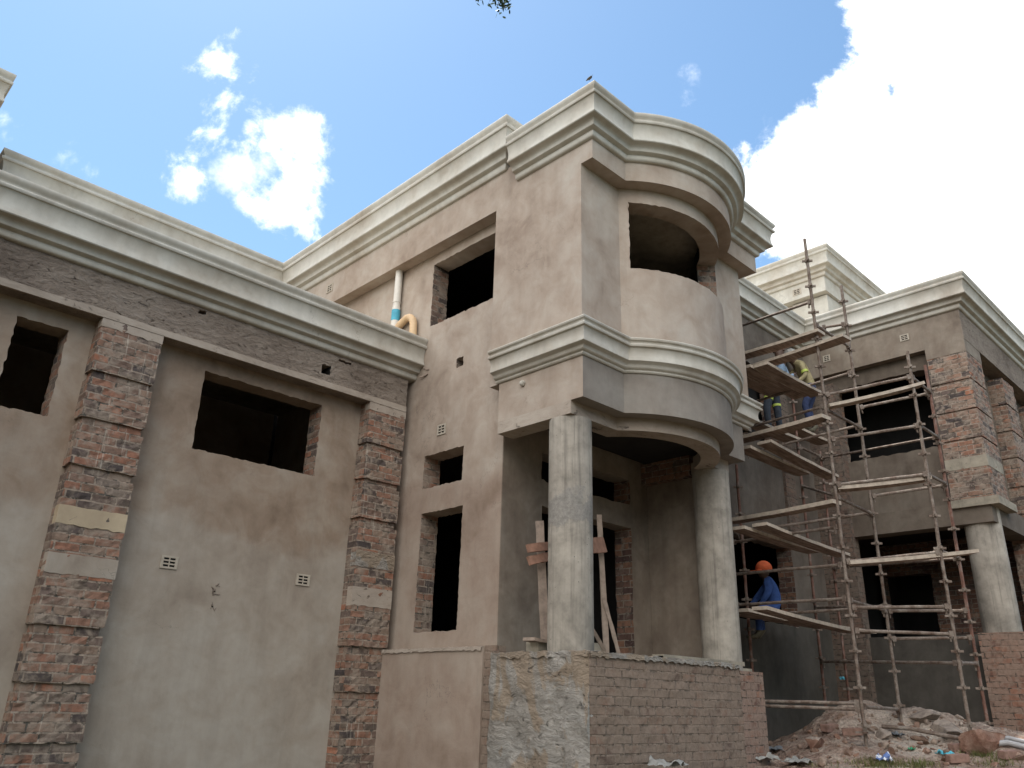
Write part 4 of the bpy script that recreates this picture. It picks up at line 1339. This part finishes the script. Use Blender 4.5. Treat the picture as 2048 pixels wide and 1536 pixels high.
o = link('tan_bend', bm, M['tan_pvc'], pipe, 40); o.location = -pipe.location

# bird on the cornice corner, bits of wire at the cornice end
M['feather'] = simple('grey_feathers', (0.07, 0.065, 0.06), 0.8, var=0.3)
bc = at(1179, 160, 'x', 5.60)
bird = empty('bird', bc)
tag(bird, 'small grey bird perched on the highest corner of the bay cornice', 'bird')
bv = [Vector((0, 0, 0.035)), Vector((0, -0.035, 0.045)), Vector((0, -0.055, 0.068)), Vector((0, 0.04, 0.04)), Vector((0, 0.085, 0.03))]
b_ = skin_mesh('body', bv, [(0, 1), (1, 2), (0, 3), (3, 4)], [0.028, 0.024, 0.018, 0.018, 0.006], [M['feather']], [0] * 5)
b_.parent = bird
bird.scale = (0.62, 0.62, 0.62)
bm = bmesh.new()
add_tube(bm, [(0, -0.07, 0.068), (0, -0.09, 0.064)], [0.006, 0.001], 6); add_tube(bm, [(0.008, 0, -0.01), (0.008, 0, 0.02)], 0.003, 5); add_tube(bm, [(-0.008, 0, -0.01), (-0.008, 0, 0.02)], 0.003, 5)
link('beak_and_feet', bm, M['trouser'], bird)
for k, (p, q, lb) in enumerate((((846, 734), (858, 739), 'upper pale stick poking out at the end of the low cornice'), ((840, 754), (856, 747), 'lower pale stick poking out at the end of the low cornice'))):
    a_, b2_ = at(p[0], p[1], 'y', 7.84), at(q[0], q[1], 'x', 5.955)
    board('wood_stick', a_, b2_, 0.018, 0.014, lb, 'stick', mat='old_wood', seed=40 + k)

# ------------------------------------------------------------------ timber round the porch column
zt = 0.44
board('timber_post', at(1090, 1290, 'y', 5.72), at(1079, 1042, 'y', 5.72), 0.085, 0.035, 'upright grey timber left of the porch column', 'timber', mat='old_wood', up=AWAY, seed=50)
board('timber_brace', at(1055, 1097, 'y', 5.66), at(1125, 1090, 'y', 5.66), 0.085, 0.028, 'upper reddish cross board nailed left of the porch column', 'timber', mat='red_wood', seed=51, up=(0.7, 0.7, 0))
board('timber_brace', at(1057, 1122, 'y', 5.66), at(1125, 1108, 'y', 5.66), 0.085, 0.028, 'lower reddish cross board nailed left of the porch column', 'timber', mat='red_wood', seed=52, up=(0.7, 0.7, 0))
board('timber_post', at(1213, 1310, 'y', 5.80), at(1198, 1030, 'y', 5.80), 0.06, 0.05, 'upright timber right of the porch column in the doorway', 'timber', mat='old_wood', up=AWAY, seed=53)
board('timber_brace', at(1165, 1093, 'y', 5.72), at(1209, 1090, 'y', 5.72), 0.17, 0.028, 'short dark board nailed across the right upright', 'timber', mat='red_wood', up=(0.7, 0.7, 0), seed=54)
board('timber_prop', at(1238, 1310, 'y', 5.70), at(1207, 1195, 'y', 5.78), 0.04, 0.04, 'thin prop leaning on the right upright', 'timber', mat='old_wood', up=AWAY, seed=55)
board('timber_prop', at(1209, 1302, 'y', 5.62), at(1180, 1250, 'y', 5.62), 0.035, 0.035, 'short slanting stick at the foot of the right upright', 'timber', mat='old_wood', up=AWAY, seed=56)
c = at(1085, 1297, 'y', 5.66)
o = box_obj('concrete_block', -0.14, 0.12, -0.07, 0.09, -0.09, 0.06, M['slab'], None, 0.006); o.location = c
tag(o, 'grey concrete block under the left upright behind the porch column', 'block')
board('timber_plate', at(1057, 1278, 'y', 5.62), at(1110, 1282, 'y', 5.62), 0.15, 0.03, 'flat board on the concrete block by the porch column', 'timber', mat='old_wood', seed=57)
c = at(1195, 1297, 'y', 5.9)
o = box_obj('concrete_block', -0.16, 0.12, -0.07, 0.09, -0.1, 0.05, M['slab'], None, 0.006); o.location = c
tag(o, 'concrete block in shade at the foot of the right upright', 'block')
# steel channel lying on the plinth
a_, b2_ = at(1316, 1314, 'y', 4.93), at(1478, 1329, 'y', 5.0)
d_ = (b2_ - a_).normalized(); sd_ = d_.cross(UP).normalized()
bm = bmesh.new()
prof = [(-0.07, 0.0), (0.07, 0.0), (0.07, 0.045), (0.06, 0.045), (0.06, 0.012), (-0.06, 0.012), (-0.06, 0.045), (-0.07, 0.045)]
L_ = [[bm.verts.new((q - (a_ + b2_) / 2) + sd_ * u + UP * (0.045 - v)) for u, v in prof] for q in (a_, b2_)]
for q in range(8):
    bm.faces.new((L_[0][q], L_[0][(q + 1) % 8], L_[1][(q + 1) % 8], L_[1][q]))
bm.faces.new(L_[0]); bm.faces.new(L_[1])
o = link('channel_board', bm, M['slab']); o.location = (a_ + b2_) / 2 - UP * 0.02
tag(o, 'long grey hollow trough lying on top of the brick porch plinth', 'trough')

# ------------------------------------------------------------------ rubble and litter
g = G('rubble', 0.95)
oi = g.n('ShaderNodeObjectInfo').outputs['Random']
c0 = g.ramp(oi, [(0, (0.13, 0.078, 0.056)), (0.35, (0.20, 0.135, 0.10)), (0.6, (0.26, 0.20, 0.158)), (0.8, (0.21, 0.115, 0.08)), (1, (0.31, 0.255, 0.21))])
n_ = g.noise(22, 5, 0.65)
M['rubble'] = g.done(g.mix(0.7, c0, g.ramp(n_, [(0.3, 0.5), (0.5, 1.0), (0.7, 1.3)]), 'MULTIPLY'), g.bump(n_, 0.6, 0.012))


def rock_mesh(name, seed, sx, sy, sz, sharp=0.5, mat=None, cuts=7):
    rnd = random.Random(seed)
    bm = bmesh.new()
    bmesh.ops.create_icosphere(bm, subdivisions=3, radius=1.0)
    for k in range(cuts):           # flat broken faces
        n = Vector((rnd.gauss(0, 1), rnd.gauss(0, 1), rnd.gauss(0, 1))).normalized()
        dd = rnd.uniform(0.36, 0.72)
        for v in bm.verts:
            h = v.co.dot(n) - dd
            if h > 0: v.co -= n * h
    ext = [max(abs(v.co[q]) for v in bm.verts) for q in range(3)]
    for v in bm.verts:
        v.co = Vector((v.co.x / ext[0], v.co.y / ext[1], v.co.z / ext[2]))
        v.co += v.co.normalized() * (0.06 * noise.noise(v.co * 3 + Vector((seed, 0, 0))) + 0.03 * noise.noise(v.co * 8 + Vector((0, seed, 0))))
        v.co = Vector((v.co.x * sx, v.co.y * sy, v.co.z * sz))
    me_o = link(name, bm, mat or M['rubble'], None, 28)
    return me_o


def ground_at(px, py):
    """where the sight line through a photograph pixel meets the ground"""
    c = ((px - 1024) / F, (py - 768) / F, 1.0)
    d = Vector([sum(CR[k][i] * c[k] for k in range(3)) for i in range(3)])
    t_ = 6.0
    while t_ < 18:
        p = d * t_
        if p.z <= ground_z(p.x, p.y): break
        t_ += 0.02
    return d * t_


protos = []
for k in range(6):
    rs = random.Random(k + 90)
    protos.append((0.5 + 0.5 * rs.random(), 0.4 + 0.4 * rs.random(), 0.25 + 0.35 * rs.random()))
rs = random.Random(5)
bases = []
spots = 0
RG = 'small broken chunks on the rubble heap'
tries = 0
while spots < 285 and tries < 4000:
    tries += 1
    px, py = rs.uniform(1535, 2046), rs.uniform(1428, 1534)
    if px < 1600 and py > 1505: continue
    p = ground_at(px, py)
    if math.hypot(p.x, p.y) > 13.2 or p.y > 5.9 or p.x > 12.9: continue
    sz = 0.025 + 0.075 * rs.random() ** 2.6
    kk = rs.randrange(6)
    if len(bases) <= kk or bases[kk] is None:
        while len(bases) <= kk: bases.append(None)
        o = rock_mesh('rubble_chunk', 60 + kk, *protos[kk])
        bases[kk] = o
    else:
        o = bases[kk].copy(); C.objects.link(o)
    o.location = p + Vector((0, 0, sz * 0.12)); o.scale = (sz, sz, sz)
    o.rotation_euler = (rs.gauss(0, 0.35), rs.gauss(0, 0.35), rs.uniform(0, 6.28))
    tag(o, 'small broken chunk of brick or mortar lying on the rubble heap', 'rubble', RG)
    spots += 1
for px, py, w_, h_, lb, sd, mt in ((1974, 1500, 0.28, 0.155, 'big red brown boulder near the right edge below the column', 301, 'boulder'), (1848, 1441, 0.19, 0.09, 'grey lump of hardened mortar on top of the rubble ridge', 302, 'lump'),
                                   (1905, 1473, 0.20, 0.10, 'pale mortar lump left of the big boulder', 303, 'lump'), (1880, 1462, 0.17, 0.09, 'pale rounded mortar lump behind the lying pipe', 306, 'lump'), (1767, 1478, 0.10, 0.08, 'tan stone at the foot of the scaffold', 304, 'lump'),
                                   (1632, 1495, 0.16, 0.08, 'orange brown clod half buried in front of the heap', 305, 'boulder')):
    if 'boulder' not in M:
        gq = G('red_stone', 0.92)
        nq = gq.noise(7, 6, 0.65); nq2 = gq.noise(30, 5, 0.7)
        cq = gq.ramp(nq, [(0.35, (0.13, 0.065, 0.045)), (0.5, (0.22, 0.12, 0.085)), (0.65, (0.29, 0.185, 0.14))])
        dust = gq.math('MULTIPLY', gq.rng(gq.sep(gq.nrm)[2], 0.25, 0.7), gq.rng(nq2, 0.3, 0.55, 0.5, 1.0))
        M['boulder'] = gq.done(gq.mix(dust, cq, (0.32, 0.27, 0.225)), gq.bump(gq.math('ADD', nq, nq2), 0.8, 0.02))
        M['lump'] = simple('grey_mortar_lump', (0.25, 0.205, 0.17), 0.95, var=0.45, scale=14, bump=1.0)
    p = ground_at(px, py)
    o = rock_mesh('boulder' if 'boulder' in lb else 'rubble_lump', sd, w_, w_ * 0.75, h_, mat=M[mt], cuts=12 if 'boulder' in lb else 7)
    o.location = p + Vector((0, 0, h_ * 0.42)); o.rotation_euler = (0, 0, sd * 1.7)
    tag(o, lb, 'boulder' if 'boulder' in lb else 'rubble')
for px, py, ang, lb in ((1916, 1524, 0.72, 'single reddish concrete brick lying near the grass'), (2020, 1516, 0.5, 'broken brick lying at the right edge by the grass'), (1920, 1502, 0.6, 'orange brick half buried left of the boulder'), (1705, 1470, 1.1, 'brick tipped on the rubble by the scaffold foot'), (1660, 1462, 0.2, 'pale brick sliver on the side of the heap')):
    p = ground_at(px, py)
    o = box_obj('brick', -0.11, 0.11, -0.052, 0.052, -0.04, 0.04, M['red_loose'] if 'red_loose' in M else M.setdefault('red_loose', simple('loose_brick', (0.26, 0.16, 0.125), 0.95, var=0.35, scale=16, bump=0.5)), None, 0.006)
    o.location = p + Vector((0, 0, 0.035)); o.rotation_euler = (0.08, -0.06, -ang)
    tag(o, lb, 'brick')
for p0, p1, r_, lb, mt in (((1765, 1462), (1935, 1489), 0.024, 'long bent pipe lying across the rubble', 'tube'), ((1998, 1488), (2062, 1496), 0.024, 'pale pipe end beyond the boulder, upper one', 'pvc_grey'), ((1995, 1497), (2062, 1506), 0.03, 'thicker grey pipe end beyond the boulder, lower one', 'pvc_grey')):
    if 'pvc_grey' not in M: M['pvc_grey'] = simple('grey_plastic_pipe', (0.32, 0.31, 0.31), 0.5, var=0.15)
    a_, b2_ = ground_at(*p0) + UP * 0.05, ground_at(*p1) + UP * 0.05
    mid = (a_ + b2_) / 2
    bm = bmesh.new()
    add_tube(bm, [a_ - mid, (a_ - mid) * 0.3 + UP * 0.025, (b2_ - mid) * 0.4 + UP * 0.01, b2_ - mid], r_, 10)
    o = link('loose_pipe', bm, M[mt], None, 40); o.location = mid
    tag(o, lb, 'pipe')


def crumple(name, p, w_, d_, h_, mat, label, cat, seed, rot=0.0):
    bm = bmesh.new()
    n = 16
    vs_ = [[bm.verts.new(((i / n - 0.5) * w_ * (1 + 0.25 * noise.noise((j * 0.5, seed, 1))), (j / n - 0.5) * d_ * (1 + 0.3 * noise.noise((i * 0.4, seed, 7))),
            h_ * (0.3 + 1.1 * abs(noise.noise((i * 0.17, j * 0.17, seed))) + 0.10 * noise.noise((i * 0.7, j * 0.7, seed + 5))))) for j in range(n + 1)] for i in range(n + 1)]
    for i in range(n):
        for j in range(n):
            bm.faces.new((vs_[i][j], vs_[i + 1][j], vs_[i + 1][j + 1], vs_[i][j + 1]))
    o = link(name, bm, mat, None, 50)
    o.location = p; o.rotation_euler = (0, 0, rot)
    tag(o, label, cat)
    return o


M['paper'] = simple('cement_bag_paper', (0.26, 0.255, 0.235), 0.85, var=0.3, scale=9)
M['white_plastic'] = simple('white_plastic', (0.60, 0.62, 0.66), 0.5, var=0.1)
M['cyan_plastic'] = simple('cyan_plastic', (0.10, 0.42, 0.52), 0.5, var=0.1)
M['green_plastic'] = simple('green_plastic', (0.05, 0.28, 0.14), 0.45, var=0.1)
M['grey_cloth'] = simple('grey_cloth', (0.13, 0.14, 0.15), 0.9, var=0.25)
g = G('printed_bag', 0.5)
M['printed_bag'] = g.done(g.ramp(g.noise(13, 2), [(0.5, (0.62, 0.64, 0.68)), (0.53, (0.10, 0.16, 0.36))]))
crumple('cement_bag', at(1335, 1538, 'y', 4.55), 0.42, 0.3, 0.10, M['paper'], 'crumpled pale cement bag at the foot of the brick plinth', 'bag', 3, 0.5)
crumple('cement_bag', ground_at(1508, 1524) , 0.40, 0.36, 0.10, M['paper'], 'torn cement bag at the corner of the brick plinth', 'bag', 8, -0.4)
crumple('cement_bag', ground_at(1600, 1528), 0.40, 0.28, 0.07, M['paper'], 'flat pale cement bag lying in front of the heap', 'bag', 12, 0.2)
crumple('plastic_sheet', ground_at(1553, 1504), 0.34, 0.12, 0.07, M['grey_cloth'], 'dark shiny sheet beside the end of the brick plinth', 'sheet', 15, -0.5)
crumple('plastic_bag', ground_at(1770, 1528), 0.17, 0.15, 0.12, M['printed_bag'], 'white and blue printed plastic bag on the grass', 'bag', 18, 0.3)
crumple('plastic_strip', ground_at(1893, 1513), 0.22, 0.12, 0.07, M['cyan_plastic'], 'cyan plastic scrap behind the single brick', 'litter', 21, 0.9)
crumple('plastic_scrap', ground_at(1824, 1502), 0.10, 0.07, 0.05, M['green_plastic'], 'green plastic scrap at the foot of the right hand scaffold pole', 'litter', 25, 0.2)
crumple('cloth_scrap', ground_at(1795, 1476), 0.17, 0.13, 0.10, M['grey_cloth'], 'blue grey cloth scrap wedged in the rubble', 'litter', 28, 0.8)
crumple('teal_rag', at(1685, 1363, 'y', 5.45), 0.10, 0.06, 0.08, M['cyan_plastic'], 'teal rag hanging on the rear scaffold pole', 'rag', 31, 0.2)
# grass tufts
g = G('grass_blade', 0.8)
oi = g.n('ShaderNodeNewGeometry').outputs['Random Per Island']
M['grass'] = g.done(g.ramp(oi, [(0, (0.07, 0.085, 0.025)), (0.6, (0.13, 0.14, 0.045)), (1, (0.24, 0.20, 0.10))]))
bm = bmesh.new()
rg = random.Random(77)
for cx_, cy_, sx_, sy_, n_ in ((1760, 1530, 55, 9, 620), (1840, 1532, 45, 7, 330), (1965, 1512, 45, 6, 420), (1990, 1528, 50, 6, 180), (1275, 1530, 14, 10, 30), (1420, 1534, 60, 4, 40), (1640, 1533, 40, 4, 60)):
    for k in range(n_):
        px, py = rg.gauss(cx_, sx_ * 0.5), min(1536, rg.gauss(cy_, sy_ * 0.6))
        p = ground_at(px, py)
        hh = rg.uniform(0.025, 0.075); a = rg.uniform(0, 6.28); wd = 0.004
        ln = Vector((math.cos(a), math.sin(a), 0)) * hh * rg.uniform(0.2, 0.9)
        sdv = Vector((-math.sin(a), math.cos(a), 0)) * wd
        bm.faces.new([bm.verts.new(p - sdv), bm.verts.new(p + sdv), bm.verts.new(p + ln + UP * hh)])
tag(link('grass', bm, M['grass']), kind='stuff')

# ------------------------------------------------------------------ leafy twig hanging into the top of the view
M['twig_leaf'] = simple('twig_leaf', (0.035, 0.07, 0.03), 0.5, var=0.3, scale=40)
ctr = Vector(ground_at(1, 1)) * 0
dirc = at(1003, 6, 'x', 3.4)
twig = empty('leafy_twig', dirc)
tag(twig, 'dark green leafy twig hanging in from above the roof line', 'twig')
kp = 1612 / dirc.dot(Vector(CR[2]))
DOWN = Vector(CR[1]); RG3 = Vector(CR[0]); FWD = Vector(CR[2])
bm = bmesh.new()


def tp(dx, dy, dz=0): return RG3 * (dx / kp) + DOWN * (dy / kp) + FWD * dz


add_tube(bm, [tp(-20, -130), tp(-8, -60), tp(-2, -20), tp(4, 2), tp(8, 14)], [0.012, 0.008, 0.005, 0.003, 0.0015], 6)
add_tube(bm, [tp(-8, -60), tp(-42, -22), tp(-50, -8)], [0.006, 0.004, 0.002], 6)
link('stem', bm, M['bark'], twig)
bm = bmesh.new()
rl = random.Random(9)
lv = [(rl.gauss(2, 11), rl.gauss(2, 8)) for k in range(58)] + [(-48 + rl.gauss(0, 4), -8 + rl.gauss(0, 4)) for k in range(8)] + [(rl.gauss(-6, 14), rl.gauss(-34, 16)) for k in range(60)]
for lx, ly in lv:
    c = tp(lx, ly, rl.gauss(0, 0.05))
    a = (DOWN * rl.gauss(0.7, 0.6) + RG3 * rl.gauss(0, 0.9) + FWD * rl.gauss(0, 0.6)).normalized()
    b = a.cross(Vector((rl.gauss(0, 1), rl.gauss(0, 1), rl.gauss(0, 1)))).normalized()
    l_, w_ = 5.6 / kp * rl.uniform(0.8, 1.35), 2.1 / kp
    vsx = [bm.verts.new(c + a * u * l_ + b * v * w_) for u, v in ((-1, 0), (-0.4, 0.9), (0.3, 0.9), (1, 0), (0.3, -0.9), (-0.4, -0.9))]
    bm.faces.new(vsx)
link('leaves', bm, M['twig_leaf'], twig)


# ------------------------------------------------------------------ sky and sun
FILL_DIR = Vector((-0.70, -0.16, 0.72)).normalized()
CLOUD, FILL_CLOUD, SKY_TINT = 11.0, 25.0, (0.95, 1.12, 1.12)
SUN_AZ, SUN_EL = R(84), R(68)
sc = bpy.context.scene
sc.cycles.max_bounces = 6
sc.cycles.diffuse_bounces = 3
sc.cycles.glossy_bounces = 2
w = bpy.data.worlds.new('World')
sc.world = w
w.use_nodes = True
nt = w.node_tree


class WG(G):
    def __init__(s):
        s.t = nt


g = WG()
sky = g.n('ShaderNodeTexSky', sky_type='NISHITA')
sky.sun_disc = False
sky.sun_elevation = SUN_EL
sky.sun_rotation = PI / 2 - SUN_AZ
sky.air_density = 1.0
sky.dust_density = 0.5
sky.ozone_density = 1.0
tc = g.n('ShaderNodeTexCoord')
d = tc.outputs['Generated']


def dot(a):
    x = g.n('ShaderNodeVectorMath', operation='DOT_PRODUCT')
    g.put(x.inputs[0], d); x.inputs[1].default_value = a
    return x.outputs['Value']


# clouds stand at fixed places on the sky dome, around one reference direction north-east and up
fw = dot(CR[2])
fwc = g.math('MAXIMUM', fw, 0.05)
cu = g.math('DIVIDE', dot(CR[0]), fwc)
cv = g.math('DIVIDE', dot(CR[1]), fwc)
base = g.vec(cu, cv, 0)
wn = g.vmath('SUBTRACT', g.noise(9, 8, 0.62, vec=base, col=True), (0.5, 0.5, 0.5))
wn2 = g.vmath('SUBTRACT', g.noise(3, 3, 0.5, vec=base, col=True), (0.5, 0.5, 0.5))


fb = g.noise(10, 10, 0.64, vec=base, dist=0.35)
fb2 = g.noise(26, 8, 0.66, vec=base, dist=0.2)


def cloud(discs, amp, e0, e1, k=70.0, warp=0.03, peak=1.0):
    """soft discs of sky whose edge is torn by fractal noise"""
    p = g.vmath('ADD', base, g.vmath('MULTIPLY', wn, (warp, warp, 0)))
    tot = None
    for x, y, r in discs:
        dn = g.n('ShaderNodeVectorMath', operation='DISTANCE')
        g.put(dn.inputs[0], p); dn.inputs[1].default_value = ((x - 1024) / F, (y - 768) / F, 0)
        v = g.math('MULTIPLY', g.math('SUBTRACT', r / F, dn.outputs['Value']), F / k)
        tot = v if tot is None else g.math('MAXIMUM', tot, v)
    fr_ = g.math('ADD', g.math('MULTIPLY', g.math('SUBTRACT', fb, 0.5), amp), g.math('MULTIPLY', g.math('SUBTRACT', fb2, 0.5), amp * 0.5))
    al = g.rng(g.math('ADD', tot, fr_), e0, e1, 0, peak)
    return g.math('MULTIPLY', al, g.math('GREATER_THAN', fw, 0.1))


big = cloud([(1900, 40, 215), (1930, 260, 190), (1790, 330, 165), (1690, 400, 190), (1640, 330, 100), (1900, 560, 330), (2250, 200, 420), (2200, 800, 500), (1580, 420, 110), (1560, 335, 60), (1492, 302, 18), (1800, -20, 120), (1760, 130, 60), (1740, 230, 90)], 2.6, -0.1, 0.5)
left = cloud([(442, 140, 66), (440, 200, 62), (445, 240, 56), (420, 268, 50), (395, 262, 30), (500, 255, 56), (560, 265, 58), (612, 295, 60), (630, 330, 46), (600, 350, 34), (590, 395, 52), (560, 425, 54), (515, 430, 40), (612, 440, 38), (388, 318, 28), (380, 362, 32)], 6.2, 0.0, 1.9, k=46, warp=0.05)
wisps = cloud([(1374, 160, 16), (1374, 185, 18), (266, 300, 16), (262, 326, 12), (135, 305, 28), (168, 335, 16), (8, 240, 30), (5, 272, 22), (1525, 262, 22), (1490, 298, 18), (470, 345, 50), (540, 320, 40)], 6.0, 0.0, 2.0, k=40, peak=0.55)
mask = g.math('MAXIMUM', g.math('MAXIMUM', big, left), wisps)
# unseen bright cloud added behind and left of the camera to light the facade
fill_cloud = g.math('MULTIPLY', g.rng(dot(FILL_DIR), 0.42, 0.72), g.rng(g.noise(2.6, 7, 0.6, vec=d), 0.42, 0.56))
cn = g.noise(2.2, 6, 0.6, vec=base)
ccol = g.ramp(cn, [(0.35, (0.86, 0.90, 1.0)), (0.5, (1, 1, 1)), (0.7, (1, 0.99, 0.97))])
cb = g.n('ShaderNodeVectorMath', operation='SCALE')
g.put(cb.inputs[0], ccol); cb.inputs['Scale'].default_value = CLOUD
tint = g.mix(1.0, sky.outputs[0], SKY_TINT, 'MULTIPLY')
mx = g.mix(mask, tint, cb.outputs[0])
mx = g.mix(fill_cloud, mx, (FILL_CLOUD, FILL_CLOUD * 0.975, FILL_CLOUD * 0.94))
bg = nt.nodes['Background']
nt.links.new(mx, bg.inputs['Color'])
bg.inputs['Strength'].default_value = 0.1

sd = bpy.data.lights.new('sun', 'SUN')
sd.energy = 4.0
sd.angle = R(0.5)
sd.color = (1.0, 0.96, 0.9)
so = bpy.data.objects.new('sun', sd)
C.objects.link(so)
dirv = Vector((math.cos(SUN_EL) * math.cos(SUN_AZ), math.cos(SUN_EL) * math.sin(SUN_AZ), math.sin(SUN_EL)))
so.rotation_euler = dirv.to_track_quat('Z', 'Y').to_euler()

vs = sc.view_settings
vs.view_transform = 'Standard'
vs.look = 'None'
vs.gamma = 1.0
vs.use_curve_mapping = False
vs.exposure = 0.9
